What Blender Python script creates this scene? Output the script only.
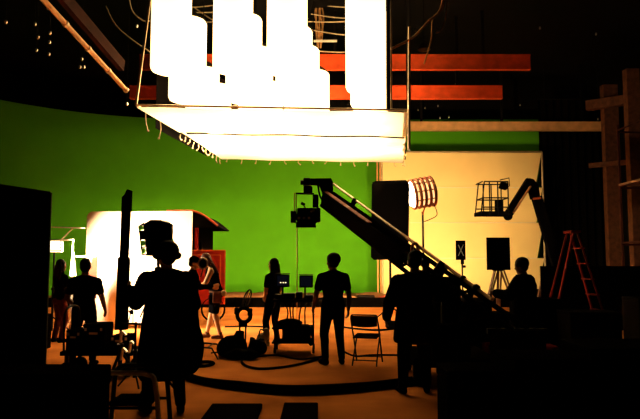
import bpy, bmesh, math, random
from mathutils import Vector, Matrix
random.seed(7)
for o in list(bpy.data.objects): bpy.data.objects.remove(o)
SC = bpy.context.scene
COL = SC.collection
R = math.radians
# ------------------------------------------------------------------ camera
F = 622.2; PITCH = math.atan(50.5/F); EYE = 1.6
cam = bpy.data.cameras.new('camera'); cam.lens = 35; cam.sensor_width = 36
cam.clip_end = 200
co = bpy.data.objects.new('camera', cam); COL.objects.link(co)
co.location = (0, 0, EYE); co.rotation_euler = (math.pi/2 + PITCH, 0, 0)
SC.camera = co
# ------------------------------------------------------------------ world, exposure
w = bpy.data.worlds.new('dark_stage'); SC.world = w; w.use_nodes = True
w.node_tree.nodes['Background'].inputs[0].default_value = (0, 0, 0, 1)
w.node_tree.nodes['Background'].inputs[1].default_value = 0
SC.view_settings.view_transform = 'Standard'; SC.view_settings.look = 'None'
SC.view_settings.gamma = 1; SC.view_settings.use_curve_mapping = False
SC.view_settings.exposure = 0.0
W_SPACE = 165.0                      # watts, down-light of each space light
L_SPACE = 3.6                      # radiance of the space lights
W_PANEL = 650.0                     # watts, lamp lighting the white frame
W_DRUM = 3000.0                      # watts, ribbed drum lamp by the black flag
W_CYC = 38.0                       # watts, each lamp of the added ground row under the green wall
WARM = (1.0, 0.62, 0.24)

def P(px, py, D):                   # pixel + depth along +Y -> point
    u = (px-320)/F; v = (209.5-py)/F
    c, s = math.cos(PITCH), math.sin(PITCH)
    d = Vector((u, c - v*s, s + v*c))
    return Vector((0, 0, EYE)) + d*(D/d.y)
def G(px, py):                      # pixel on the floor
    u = (px-320)/F; v = (209.5-py)/F
    c, s = math.cos(PITCH), math.sin(PITCH)
    d = Vector((u, c - v*s, s + v*c))
    return Vector((0, 0, EYE)) + d*(-EYE/d.z)
def PZ(px, py, z):                  # pixel on the horizontal plane z
    u = (px-320)/F; v = (209.5-py)/F
    c, s = math.cos(PITCH), math.sin(PITCH)
    d = Vector((u, c - v*s, s + v*c))
    return Vector((0, 0, EYE)) + d*((z-EYE)/d.z)

# ------------------------------------------------------------------ materials
def mat(name, col, rough=.6, metal=0, var=.25, scale=6, bump=.0, spec=.5, emit=None, estr=0, col2=None):
    m = bpy.data.materials.new(name); m.use_nodes = True
    nt = m.node_tree; b = nt.nodes['Principled BSDF']
    tc = nt.nodes.new('ShaderNodeTexCoord'); n = nt.nodes.new('ShaderNodeTexNoise')
    n.inputs['Scale'].default_value = scale; n.inputs['Detail'].default_value = 5
    nt.links.new(tc.outputs['Object'], n.inputs['Vector'])
    r = nt.nodes.new('ShaderNodeValToRGB')
    c2 = col2 or tuple(c*(1-var) for c in col)
    r.color_ramp.elements[0].color = (*c2, 1); r.color_ramp.elements[1].color = (*col, 1)
    r.color_ramp.elements[0].position = .3; r.color_ramp.elements[1].position = .7
    nt.links.new(n.outputs['Fac'], r.inputs[0]); nt.links.new(r.outputs[0], b.inputs['Base Color'])
    b.inputs['Roughness'].default_value = rough; b.inputs['Metallic'].default_value = metal
    b.inputs['Specular IOR Level'].default_value = spec
    if emit:
        b.inputs['Emission Color'].default_value = (*emit, 1); b.inputs['Emission Strength'].default_value = estr
    if bump:
        bp = nt.nodes.new('ShaderNodeBump'); bp.inputs['Strength'].default_value = bump
        bp.inputs['Distance'].default_value = .02
        nt.links.new(n.outputs['Fac'], bp.inputs['Height']); nt.links.new(bp.outputs[0], b.inputs['Normal'])
    return m
def silk_mat(name, col, trans=.6):
    m = bpy.data.materials.new(name); m.use_nodes = True; nt = m.node_tree
    nt.nodes.remove(nt.nodes['Principled BSDF']); out = nt.nodes['Material Output']
    n = nt.nodes.new('ShaderNodeTexNoise'); n.inputs['Scale'].default_value = 3
    r = nt.nodes.new('ShaderNodeValToRGB')
    r.color_ramp.elements[0].color = (*[c*.92 for c in col], 1); r.color_ramp.elements[1].color = (*col, 1)
    nt.links.new(n.outputs['Fac'], r.inputs[0])
    d = nt.nodes.new('ShaderNodeBsdfDiffuse'); t = nt.nodes.new('ShaderNodeBsdfTranslucent')
    mx = nt.nodes.new('ShaderNodeMixShader'); mx.inputs[0].default_value = trans
    nt.links.new(r.outputs[0], d.inputs[0]); nt.links.new(r.outputs[0], t.inputs[0])
    nt.links.new(d.outputs[0], mx.inputs[1]); nt.links.new(t.outputs[0], mx.inputs[2])
    nt.links.new(mx.outputs[0], out.inputs[0])
    return m
M = {
 'green': mat('chroma_green_paint', (.085, .38, .008), .9, var=.10, scale=1.2, spec=.15),
 'floor': mat('stage_floor', (.60, .20, .045), .92, var=.45, scale=1.1, bump=.25, spec=.0),
 'sand': mat('tan_ground_cloth', (.20, .085, .035), .9, var=.4, scale=2, bump=.4, spec=.1),
 'blackwall': mat('black_stage_wall', (.005, .004, .004), .95, var=.4, spec=.05),
 'brownwall': mat('brown_wall', (.13, .045, .018), .9, var=.5, spec=.1),
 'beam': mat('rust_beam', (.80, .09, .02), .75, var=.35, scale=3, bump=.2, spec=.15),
 'tanbeam': mat('tan_ledge_paint', (.85, .50, .24), .8, var=.3, scale=3, spec=.1),
 'facade_glow': mat('lamp_face', (.9, .85, .7), .8, var=.05, emit=(1, .8, .5), estr=14),
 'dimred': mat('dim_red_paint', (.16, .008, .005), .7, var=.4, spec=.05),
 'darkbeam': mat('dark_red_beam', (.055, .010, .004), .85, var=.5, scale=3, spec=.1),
 'pipe': mat('steel_pipe', (.62, .47, .30), .4, .7, var=.2),
 'goldpipe': mat('scaffold_pipe', (.65, .33, .12), .5, .4, var=.3, scale=9),
 'black': mat('matte_black', (.005, .004, .004), .85, var=.4, spec=.0),
 'blackmetal': mat('black_metal', (.007, .006, .006), .6, 0, var=.4, spec=.10),
 'duvetyne': mat('black_duvetyne', (.0035, .003, .003), 1, var=.3, scale=30, bump=.2, spec=.0),
 'chrome': mat('chrome', (.95, .9, .8), .32, 1, var=.1),
 'rubber': mat('rubber', (.005, .004, .004), .8, var=.3, spec=.0),
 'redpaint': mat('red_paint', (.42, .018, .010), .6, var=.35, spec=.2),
 'redtrim': mat('red_trim', (.65, .12, .03), .6, var=.3, spec=.2),
 'rustlamp': mat('lamp_housing', (.45, .12, .04), .5, .3, var=.4),
 'wood': mat('tripod_wood', (.25, .10, .04), .6, var=.4),
 'skin': mat('skin', (.85, .48, .24), .55, var=.12, spec=.3),
 'darkskin': mat('skin_deep', (.20, .09, .05), .6, var=.12, spec=.2),
 'hair_dark': mat('dark_hair', (.008, .005, .004), .7, var=.4, scale=40, spec=.08),
 'hair_brown': mat('auburn_hair', (.13, .035, .02), .55, var=.5, scale=40, spec=.3),
 'cloth_black': mat('black_cotton', (.005, .0045, .0045), .95, var=.4, scale=25, spec=.0),
 'cloth_navy': mat('dark_denim', (.006, .005, .006), .95, var=.4, scale=25, spec=.0),
 'cloth_red': mat('dark_red_cotton', (.12, .02, .012), .9, var=.4, spec=.05),
 'cloth_pale': mat('pale_khaki', (.60, .42, .24), .9, var=.25, spec=.05),
 'boot': mat('tan_work_boot', (.16, .055, .02), .8, var=.4, spec=.1),
 'eye': mat('eye_dark', (.02, .015, .01), .2),
 'white': mat('white_plastic', (.75, .72, .65), .5, var=.1),
 'greengel': mat('green_gel', (.25, .62, .10), .4, var=.3, scale=30),
 'gelfilm': silk_mat('green_gel_film', (.30, .75, .12), .85),
 'screen': mat('monitor_screen', (.01, .012, .02), .12, var=.2, emit=(.25, .3, .6), estr=.008),
 'paper': mat('white_tape', (.8, .75, .6), .8, var=.1),
 'silk': silk_mat('diffusion_silk', (.97, .96, .93), .78),
 'muslin': mat('muslin_cloth', (.88, .69, .33), .9, var=.08, scale=.8, bump=.15, spec=.05),
 'whitecloth': mat('white_bounce_cloth', (.66, .50, .34), .9, var=.05, scale=1, spec=.05),
 'space': mat('space_light_silk', (.9, .85, .75), .9, var=.05, emit=(1, .66, .28), estr=L_SPACE),
 'lampglow': mat('lamp_glow', (.9, .8, .6), .8, var=.05, emit=(1, .60, .22), estr=1.6),
 'softglow': mat('soft_box_glow', (.9, .85, .7), .8, var=.05, emit=(1, .76, .45), estr=3.5),
}
# ------------------------------------------------------------------ mesh helpers
class MB:
    def __init__(s): s.v = []; s.f = []; s.sm = []
    def add(s, vs, fs, smooth=False):
        o = len(s.v); s.v += [Vector(v) for v in vs]
        for f in fs: s.f.append([i+o for i in f]); s.sm.append(smooth)
        return s
    def box(s, c, size, rot=None, bev=0):
        c = Vector(c); x, y, z = [q/2 for q in size]
        M3 = rot if rot is not None else Matrix.Identity(3)
        if bev <= 0:
            vs = [c + M3 @ Vector((a*x, b*y, d*z)) for a in (-1, 1) for b in (-1, 1) for d in (-1, 1)]
            s.add(vs, [(0,1,3,2),(4,6,7,5),(0,4,5,1),(2,3,7,6),(0,2,6,4),(1,5,7,3)])
        else:
            bm = bmesh.new(); bmesh.ops.create_cube(bm, size=1)
            for v in bm.verts: v.co = Vector((v.co.x*size[0], v.co.y*size[1], v.co.z*size[2]))
            bmesh.ops.bevel(bm, geom=bm.edges[:], offset=bev, segments=2, affect='EDGES', profile=.5)
            bm.verts.index_update()
            s.add([c + M3 @ v.co for v in bm.verts], [[v.index for v in f.verts] for f in bm.faces]); bm.free()
        return s
    def bar(s, a, b, wd, ht, up=(0, 0, 1), bev=0):     # box from a to b
        a = Vector(a); b = Vector(b); y = (b-a).normalized(); x = y.cross(Vector(up)).normalized(); z = x.cross(y)
        rot = Matrix((x, y, z)).transposed()
        return s.box((a+b)/2, (wd, (b-a).length, ht), rot, bev)
    def cyl(s, a, b, ra, rb=None, n=12, cap=True):
        rb = ra if rb is None else rb
        a = Vector(a); b = Vector(b); d = (b-a).normalized()
        x = d.orthogonal().normalized(); y = d.cross(x)
        vs = []
        for c, r in ((a, ra), (b, rb)):
            for i in range(n):
                t = 2*math.pi*i/n; vs.append(c + (x*math.cos(t)+y*math.sin(t))*r)
        s.add(vs, [(i, (i+1) % n, n+(i+1) % n, n+i) for i in range(n)], True)
        if cap: s.add(vs[:n][::-1], [tuple(range(n))]); s.add(vs[n:], [tuple(range(n))])
        return s
    def tube(s, pts, r, n=8, closed=False):
        pts = [Vector(p) for p in pts]; N = len(pts); vs = []; prev = None
        for i, p in enumerate(pts):
            if closed: d = pts[(i+1) % N]-pts[i-1]
            else: d = pts[min(i+1, N-1)]-pts[max(i-1, 0)]
            d.normalize()
            if prev is None: x = d.orthogonal().normalized()
            else:
                x = prev - d*prev.dot(d)
                x = x.normalized() if x.length > 1e-6 else d.orthogonal().normalized()
            prev = x; y = d.cross(x)
            vs += [p + (x*math.cos(2*math.pi*k/n)+y*math.sin(2*math.pi*k/n))*r for k in range(n)]
        fs = []
        for i in range(N if closed else N-1):
            a = i*n; b = ((i+1) % N)*n
            fs += [(a+k, a+(k+1) % n, b+(k+1) % n, b+k) for k in range(n)]
        s.add(vs, fs, True)
        if not closed: s.add(vs[:n][::-1], [tuple(range(n))]); s.add(vs[-n:], [tuple(range(n))])
        return s
    def ball(s, c, r, n=12, m=8, rot=None):
        c = Vector(c); r = Vector((r, r, r)) if isinstance(r, (int, float)) else Vector(r)
        M3 = rot if rot is not None else Matrix.Identity(3)
        vs = [c + M3 @ Vector((0, 0, r.z))]
        for j in range(1, m):
            t = math.pi*j/m
            vs += [c + M3 @ Vector((r.x*math.sin(t)*math.cos(2*math.pi*i/n), r.y*math.sin(t)*math.sin(2*math.pi*i/n), r.z*math.cos(t))) for i in range(n)]
        vs.append(c - M3 @ Vector((0, 0, r.z))); e = len(vs)-1
        fs = [(0, 1+i, 1+(i+1) % n) for i in range(n)]
        for j in range(m-2):
            a = 1+j*n; b = a+n
            fs += [(a+i, b+i, b+(i+1) % n, a+(i+1) % n) for i in range(n)]
        a = 1+(m-2)*n; fs += [(a+i, e, a+(i+1) % n) for i in range(n)]
        return s.add(vs, fs, True)
    def cap(s, a, b, ra, rb=None, n=12):
        rb = ra if rb is None else rb
        s.cyl(a, b, ra, rb, n); s.ball(a, ra*1.0, n, 8); s.ball(b, rb*1.0, n, 8); return s
    def lathe(s, c, prof, n=24, axis=(0, 0, 1)):       # prof: (r, t) along axis
        c = Vector(c); d = Vector(axis).normalized(); x = d.orthogonal().normalized(); y = d.cross(x); vs = []
        for r, t in prof: vs += [c + d*t + (x*math.cos(2*math.pi*k/n)+y*math.sin(2*math.pi*k/n))*max(r, 1e-4) for k in range(n)]
        fs = []
        for i in range(len(prof)-1):
            fs += [(i*n+k, i*n+(k+1) % n, (i+1)*n+(k+1) % n, (i+1)*n+k) for k in range(n)]
        return s.add(vs, fs, True)
    def prism(s, pts, off):                            # polygon extruded by off
        pts = [Vector(p) for p in pts]; off = Vector(off); n = len(pts)
        s.add(pts + [p+off for p in pts], [tuple(range(n))[::-1], tuple(range(n, 2*n))] + [(i, (i+1) % n, n+(i+1) % n, n+i) for i in range(n)])
        return s
    def loft(s, rings, n=16):                          # (center, rx, ry) horizontal rings, closed
        vs = []
        for c, rx, ry in rings:
            c = Vector(c); vs += [c + Vector((rx*math.cos(2*math.pi*k/n), ry*math.sin(2*math.pi*k/n), 0)) for k in range(n)]
        fs = []
        for i in range(len(rings)-1):
            fs += [(i*n+k, i*n+(k+1) % n, (i+1)*n+(k+1) % n, (i+1)*n+k) for k in range(n)]
        s.add(vs, fs, True); s.add(vs[:n][::-1], [tuple(range(n))]); s.add(vs[-n:], [tuple(range(n))])
        return s
    def xf(s, Mx): s.v = [Mx @ v for v in s.v]; return s
    def sheet(s, A, B, C, D, nu, nv, disp=None, th=.006):   # thin cloth with thickness; A,B bottom  D,C top
        A, B, C, D = map(Vector, (A, B, C, D)); nrm = (B-A).cross(D-A).normalized(); vs = []
        for side in (0, 1):
            for j in range(nv+1):
                for i in range(nu+1):
                    u = i/nu; v = j/nv
                    p = A*(1-u)*(1-v)+B*u*(1-v)+C*u*v+D*(1-u)*v
                    if disp: p = p + disp(u, v)
                    vs.append(p + nrm*th*(side-.5))
        W = nu+1; o = W*(nv+1); fs = []
        for j in range(nv):
            for i in range(nu):
                a = j*W+i; fs.append((a+W, a+W+1, a+1, a)); fs.append((o+a, o+a+1, o+a+W+1, o+a+W))
        s.add(vs, fs, True); es = []
        for i in range(nu):
            es.append((i, i+1, o+i+1, o+i)); k = nv*W+i; es.append((k+1, k, o+k, o+k+1))
        for j in range(nv):
            a = j*W; es.append((a+W, a, o+a, o+a+W)); a = j*W+nu; es.append((a, a+W, o+a+W, o+a))
        for f in es: s.add([vs[i] for i in f], [(0, 1, 2, 3)])
        return s
    def build(s, name, m, parent=None):
        off = ORI.get(parent.name, Vector((0, 0, 0))) if parent else Vector((0, 0, 0))
        me = bpy.data.meshes.new(name); me.from_pydata([v-off for v in s.v], [], s.f); me.validate()
        if len(me.polygons) == len(s.sm): me.polygons.foreach_set('use_smooth', s.sm)
        me.materials.append(M[m] if isinstance(m, str) else m)
        o = bpy.data.objects.new(name, me); COL.objects.link(o)
        if parent: o.parent = parent; ORI[o.name] = off
        return o
ORI = {}
def tag(o, label, cat, group=None):
    o['label'] = label; o['category'] = cat
    if group: o['group'] = group
    return o
def thing(name, label, cat, loc, group=None):
    o = bpy.data.objects.new(name, None); COL.objects.link(o); o.location = loc; o.empty_display_size = .1
    ORI[o.name] = Vector(loc); return tag(o, label, cat, group)
def struct(o, label=None, cat=None):
    o['kind'] = 'structure'
    if label: o['label'] = label
    if cat: o['category'] = cat
    return o
def solo(mb, name, m, label, cat, group=None):         # one-mesh thing with its origin at its base
    c = sum(mb.v, Vector())/len(mb.v); base = Vector((c.x, c.y, min(v.z for v in mb.v)))
    mb.v = [v-base for v in mb.v]; o = mb.build(name, m); o.location = base; return tag(o, label, cat, group)
def catenary(a, b, sag, n=14):
    a = Vector(a); b = Vector(b); return [a.lerp(b, i/n) - Vector((0, 0, sag*4*(i/n)*(1-i/n))) for i in range(n+1)]
def arc(pts, n=6):                                     # smooth a polyline (Catmull-Rom)
    pts = [Vector(p) for p in pts]; q = [pts[0]]+pts+[pts[-1]]; out = []
    for i in range(1, len(q)-2):
        for k in range(n):
            t = k/n; a, b, c, d = q[i-1], q[i], q[i+1], q[i+2]
            out.append(.5*((2*b)+(c-a)*t+(2*a-5*b+4*c-d)*t*t+(3*b-a-3*c+d)*t**3))
    return out+[pts[-1]]

# ================================================================== the setting
RW, LW, CEIL, NEAR, FAR = 12.5, -13.5, 10.0, -5.0, 27.3
fl = MB().box((( RW+LW)/2, (NEAR+FAR+1.5)/2, -.1), (RW-LW, FAR+1.5-NEAR, .2)).build('floor', 'floor'); struct(fl, 'dusty reddish brown stage floor', 'floor')
cl = MB().box(((RW+LW)/2, (NEAR+FAR+1.5)/2, CEIL+.1), (RW-LW, FAR+1.5-NEAR, .2)).build('ceiling', 'blackwall'); struct(cl, 'black stage ceiling lost in darkness', 'ceiling')
# green cyclorama: straight at the back, curving towards the camera on the left
TOPZ = 7.85
path = [(RW, FAR)]
path += [(-5.5 + 0*i, FAR) for i in (0,)]
for i in range(1, 15):
    t = i/14*R(62); path.append((-5.5-9*math.sin(t), FAR-9*(1-math.cos(t))))
lx, ly = path[-1]
path.append((LW+.02, ly-.3))
path = [(x, y) for x, y in path if x >= LW] or path
mb = MB(); n = len(path)
zs = [0.25]+[0.25+.5*(1-math.cos(R(a))) for a in (30, 60, 90)]
for j, z in enumerate([.19, .26, .6, 1.2, 3, 5, TOPZ]):
    for x, y in path:
        k = (.5, .28, .1, .02, 0, 0, 0)[j]; mb.v.append(Vector((x+k*.3, y-k, z)))
for j in range(6):
    for i in range(n-1): mb.f.append([j*n+i, j*n+i+1, (j+1)*n+i+1, (j+1)*n+i]); mb.sm.append(True)
struct(mb.build('wall_back', 'green'), 'large green screen wall curving forward at its left end', 'wall')
mb = MB().box(((RW+LW)/2, FAR+1.4, CEIL/2), (RW-LW, .2, CEIL)); struct(mb.build('wall_rear', 'blackwall'), 'black wall above and behind the green screen', 'wall')
mb = MB().box((LW-.1, (NEAR+FAR)/2, CEIL/2), (.2, FAR-NEAR+3, CEIL)); struct(mb.build('wall_left', 'blackwall'), 'black left stage wall', 'wall')
mb = MB().box((RW+.1, (NEAR+FAR)/2, CEIL/2), (.2, FAR-NEAR+3, CEIL)); struct(mb.build('wall_right', 'blackwall'), 'dark right stage wall', 'wall')
# black border drape in front of the top of the green wall on the left
mb = MB()
# low platform in front of the green wall: black fascia, tan ground
pl0 = P(60, 306, 21.6)
plat = MB().box((-1.0, (21.6+FAR)/2+.2, .10), (23.0, FAR-21.6+.4, .20)).build('platform', 'sand'); struct(plat, 'low platform with tan ground along the foot of the green wall', 'platform')
x = -11.4; kk = 0  # ground-row lamps added to brighten the green wall
while x < 8.9:
    wd = 1.7; o0 = Vector((x+wd/2, 21.45, 0))
    t = thing('added_ground_row_lamp', 'low black floor trough lamp added at the green wall foot, number %s from the left' % ['one','two','three','four','five','six','seven','eight','nine','ten','eleven','twelve'][kk], 'floor lamp', o0, 'added floor lamps along the green wall')
    MB().prism([o0+Vector((-wd/2+.01, .14, 0)), o0+Vector((-wd/2+.01, -.14, 0)), o0+Vector((-wd/2+.01, -.14, .33)), o0+Vector((-wd/2+.01, -.115, .33)), o0+Vector((-wd/2+.01, -.10, .10)), o0+Vector((-wd/2+.01, .14, .07))], (wd-.02, 0, 0)).build('housing', 'duvetyne', t)
    for s_ in (-1, 1): MB().box(o0+Vector((s_*(wd/2-.02), 0, .165)), (.02, .28, .33)).build('end_plate', 'duvetyne', t)
    MB().cyl(o0+Vector((-wd/2+.06, 0, .2)), o0+Vector((wd/2-.06, 0, .2)), .02, n=8).build('tube', 'lampglow', t)
    if -9.5 < x < 6.3:
        li = bpy.data.lights.new('added_ground_row_light', 'AREA'); li.energy = W_CYC; li.color = WARM; li.shape = 'RECTANGLE'; li.size = wd-.15; li.size_y = .06; li.spread = R(120)
        lo = bpy.data.objects.new('added_ground_row_light', li); COL.objects.link(lo); lo.parent = t; lo.location = (0, .05, .285)
        lo.rotation_euler = Vector((0, .93, .36)).to_track_quat('-Z', 'Y').to_euler()
    x += wd; kk += 1
# black drape added to black out the right end of the green wall
dr_ = thing('added_black_drape', 'floor to roof black drape added to hide the right end of the green wall', 'drape', (P(600, 300, 26.75).x, 26.75, 0))
xa, xb = P(543.5, 300, 26.75).x, RW-.05; nf = 9
for k in range(nf):
    u0 = xa+(xb-xa)*k/nf; u1 = xa+(xb-xa)*(k+1)/nf
    MB().sheet((u0, 26.75, .01), (u1, 26.75, .01), (u1, 26.75, 8.6), (u0, 26.75, 8.6), 8, 2, lambda u, v: Vector((0, .12*math.sin(math.pi*u), 0))).build('drape_panel', 'duvetyne', dr_)
MB().cyl((xa, 26.75, 8.62), (xb, 26.75, 8.62), .03, n=8).build('drape_pipe', 'blackmetal', dr_)
for u in (.1, .9): MB().cyl((xa+(xb-xa)*u, 26.75, 8.6), (xa+(xb-xa)*u, 26.75, CEIL), .015, n=6).build('hanger', 'blackmetal', dr_)
# overhead beams
def beam(n_, x0, x1, ytop, ybot, D, m, label):
    a = P(x0, ybot, D); b = P(x1, ybot, D); h = P(320, ytop, D).z - a.z
    z0 = a.z; mb = MB()
    mb.box(((a.x+b.x)/2, D, z0+.03), (b.x-a.x, .18, .06)); mb.box(((a.x+b.x)/2, D, z0+h-.03), (b.x-a.x, .18, .06))
    o = MB().box(((a.x+b.x)/2, D, z0+h/2), (b.x-a.x, .12, h-.12)).build('trim_%d' % n_, m)
    struct(o, label, 'beam'); mb.build('flange', m, o)
    # stubs up to the ceiling
    for t in (.12, .5, .88): MB().box((a.x+(b.x-a.x)*t, D, (z0+h-.02+CEIL)/2), (.1, .1, CEIL-z0-h+.02)).build('hanger', 'blackwall', o)
    return o
beam(1, 140, 530, 55, 70, 20.45, 'beam', 'rust coloured steel beam, highest and nearest of the three')
beam(2, 130, 502, 86, 99, 20.95, 'beam', 'rust coloured steel beam, middle of the three')
beam(3, 396, 608, 122, 131, 26.3, 'tanbeam', 'tan ledge beam along the top of the green wall')
# right wall pillars and rails
for i, (px, D, wd) in enumerate(((611, 23.5, .55), (634, 21.5, .45))):
    p = P(px, 150, D); x = min(p.x, RW-.35)
    struct(MB().box((x, D, 4.15), (wd, .3, 8.3)).build('trim_%d' % (4+i), 'brownwall'), ['brown wall pillar at the right, the farther one', 'brown wall pillar at the right, the nearer one'][i], 'pillar')
p = P(622, 162, 22.3); struct(MB().bar((p.x-.8, 23.2, p.z), (RW, 21.2, p.z), .12, .18).build('trim_6', 'brownwall'), 'short horizontal rail between the wall pillars', 'rail')
p = P(622, 100, 22.3); struct(MB().bar((p.x-.9, 23.2, p.z), (RW, 21.2, p.z), .3, .35).build('trim_7', 'brownwall'), 'bracket beam topping the wall pillars', 'beam')

# ================================================================== overhead light rig
RZ = 5.1
A = PZ(136, 107, RZ); B = PZ(408, 112, RZ); Cc = PZ(403, 161, RZ); Dd = PZ(222, 157.5, RZ)
def rigpt(u, v): return A*(1-u)*(1-v)+B*u*(1-v)+Cc*u*v+Dd*(1-u)*v
vm = .40
rig = thing('overhead_light_rig', 'large white diffusion frame hanging under the overhead lights', 'light rig', ((A+B+Cc+Dd)/4))
def sag(u, v): return Vector((0, 0, -.10*math.sin(math.pi*u)*math.sin(math.pi*v) + .012*math.sin(17*u)))
MB().sheet(rigpt(.0, .005), rigpt(1, .005), rigpt(1, vm+.004), rigpt(0, vm+.004), 24, 10, sag).build('diffusion_silk', 'silk', rig)
MB().sheet(rigpt(.03, vm-.004)-Vector((0,0,.06)), rigpt(1, vm-.004)-Vector((0,0,.06)), Cc-Vector((0,0,.06)), Dd-Vector((0,0,.06)), 24, 14, sag).build('diffusion_silk', 'silk', rig)
for a, b in ((A, B), (rigpt(0, vm), rigpt(1.02, vm)), (Dd, Cc), (A, Dd), (B, Cc)):
    MB().cyl(a+Vector((0,0,.045)), b+Vector((0,0,.045)), .026, n=10).build('frame_pipe', 'pipe', rig)
# hangers
def hang(px0, py0, base, r=.028, m='pipe', top=None):
    t = P(px0, py0, base.y); d = t-base; k = ((top or CEIL)-base.z)/d.z
    MB().cyl(base, base+d*k, r, n=8).build('hanger_pipe', m, rig)
hang(150, 0, A+Vector((0,0,.05)), .032)
q = rigpt(.925, 0)+Vector((0,0,.05)); hang(388, 0, q, .05, 'blackmetal'); hang(391, 0, rigpt(.937, 0)+Vector((0,0,.05)), .02)
q = P(409, 150, B.y-.1); MB().cyl(q, P(409.5, 27, B.y-.1), .034, n=8).build('corner_pipe', 'pipe', rig)
for u in (0.15, .85):
    q = rigpt(u, 1)+Vector((0,0,.05)); MB().cyl(q, (q.x, q.y, CEIL), .012, n=6).build('hanger_cable', 'blackmetal', rig)
for p, q, nm in ((rigpt(1.012, 0.02), rigpt(1.012, .58), 'r'), (rigpt(-.10, .40), rigpt(-.10, 1.02), 'l'), (rigpt(-.10, 1.02)+Vector((0, .15, 0)), rigpt(1.02, 1.02)+Vector((0, .15, 0)), 'b')):  # black skirts added around the lamps to block their spill
    MB().sheet(p+Vector((0,0,.1)), q+Vector((0,0,.1)), Vector((q.x, q.y, 8.8)), Vector((p.x, p.y, 8.8)), 12, 4, None, .01).build('spill_blocker_skirt', 'duvetyne', rig)
    for w_ in (p, q): MB().cyl((w_.x, w_.y, 8.78), (w_.x, w_.y, CEIL), .008, n=5).build('skirt_line', 'blackmetal', rig)
# cloth flap at the right end and ties along the edges
MB().sheet(B-Vector((.1,0,.0)), rigpt(.985, vm)-Vector((0,0,.02)), rigpt(1.0, vm)-Vector((0,0,.02)), B+Vector((0,0,-.01)), 4, 4).build('corner_flap', 'muslin', rig)
def tie(p, ln):
    q = [p+Vector((0,0,.03)), p+Vector((random.uniform(-.03,.03), 0, -ln*.5)), p+Vector((random.uniform(-.06,.06), 0, -ln))]
    m_ = MB().tube(arc(q, 3), .016, 6); m_.ball(q[-1], .028, 6, 5); m_.build('edge_tie', 'pipe', rig)
for i in range(11): tie(rigpt(0, vm+.02+(1-vm)*i/11)-Vector((0,0,.06)), random.uniform(.08, .24))
for i in range(13): tie(rigpt(.03+i/13, 1)-Vector((0,0,.06)), random.uniform(.07, .16))
for k in (.09, .22): tie(rigpt(-.005, k), .42)
for i in range(7): tie(rigpt(1.0, vm+i*.09)-Vector((0,0,.06)), random.uniform(.1, .3))

# ---- space lights
ROWD = [14.95, 16.35, 17.75, 19.25]
ROWN = ['nearest row', 'second row', 'third row', 'rearmost row']
COLN = ['leftmost column', 'second column from the left', 'third column from the left', 'rightmost column']
LIGHTS = [  # col, row, x0, x1, ytop, ybot
 (0,0,150,191,-14,73),(0,1,168,206,21,102),(0,2,185,219,70,128),(0,3,200,231,86,132),
 (1,0,212,253,-14,72),(1,1,225,262,18,102),(1,2,238,273,50,126),(1,3,250,283,84,132),
 (2,0,266,308,-14,74),(2,1,275,313,30,104),(2,2,284,320,49,126),(2,3,296,330,73,131),
 (3,0,345,387,-20,92),(3,1,350,387.5,10,108),(3,2,353,388,40,128),(3,3,355,388,70,132)]
for c, r, x0, x1, y0, y1 in LIGHTS:
    D = ROWD[r]; a = P((x0+x1)/2, y1, D); top = P((x0+x1)/2, y0, D).z; rad = (x1-x0)/2/F*D*.985
    h = top-a.z
    t = thing('space_light', 'glowing white cylindrical hanging lamp, %s, %s' % (ROWN[r], COLN[c]), 'hanging lamp', a, 'cylindrical lamps in the overhead rig')
    b = rad*.25
    prof = [(0, 0), (rad*.6, 0), (rad-b, .01), (rad-b*.3, b*.35), (rad, b), (rad, h-b*.6), (rad*.93, h-.02), (rad*.9, h)]
    MB().lathe(a, prof, 28).build('silk_cylinder', 'space', t)
    li = bpy.data.lights.new('space_light_globes', 'AREA'); li.energy = W_SPACE*(.25, .8, 1.4, 1.6)[r]; li.color = (1, .68, .32); li.shape = 'DISK'; li.size = rad*1.3
    lo = bpy.data.objects.new('space_light_globes', li); COL.objects.link(lo); lo.parent = t; lo.location = (0, 0, -.012)
    MB().tube([a+Vector((rad*.93*math.cos(k*math.pi/12), rad*.93*math.sin(k*math.pi/12), h)) for k in range(24)], .02, 6, True).build('top_ring', 'blackmetal', t)
    cr = MB()
    for k in range(6):
        an = k*math.pi/3; cr.cyl(a+Vector((rad*.92*math.cos(an), rad*.92*math.sin(an), h)), a+Vector((0, 0, h+.28)), .014, n=6)
    cr.lathe(a+Vector((0,0,h+.02)), [(rad*.93, 0), (rad*.5, .18), (.08, .22), (.0, .22)], 20)
    cr.build('crown', 'blackmetal', t)
    MB().cyl(a+Vector((0,0,h+.2)), (a.x, a.y, CEIL), .014, n=6).build('hanger_cable', 'blackmetal', t)

# ---- other overhead things
a = P(40, -4, 10.6); b = P(126, 90, 13.9)
t = thing('brace_pipe', 'long slanting scaffold pipe at upper left lit orange', 'pipe', b)
d = (b-a)
for k in range(4): MB().cyl(a+d*(k/4+.004), a+d*((k+1)/4-.004), .052-.002*(k % 2), n=10).build('pipe_length', 'goldpipe', t)
for k in (1, 2, 3, 4): MB().cyl(a+d*(k/4-.012), a+d*(k/4+.006), .066, n=10).build('coupler', 'pipe', t)
MB().cyl(a, (a.x, a.y, CEIL), .02, n=6).build('hanger_cable', 'blackmetal', t)
a = P(54, -14, 11.2); b = P(122, 66, 13.9)
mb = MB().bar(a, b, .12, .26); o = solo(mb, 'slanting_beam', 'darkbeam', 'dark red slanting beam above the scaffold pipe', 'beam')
MB().cyl(a-o.location, (a.x-o.location.x, a.y-o.location.y, CEIL-o.location.z), .03, n=6).build('hanger_rod', 'blackmetal', o)
def cable(pts, r, label, m='rubber', name='hanging_cable', cat='cable', group=None):
    return solo(MB().tube(arc(pts, 6), r, 6), name, m, label, cat, group)
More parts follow.
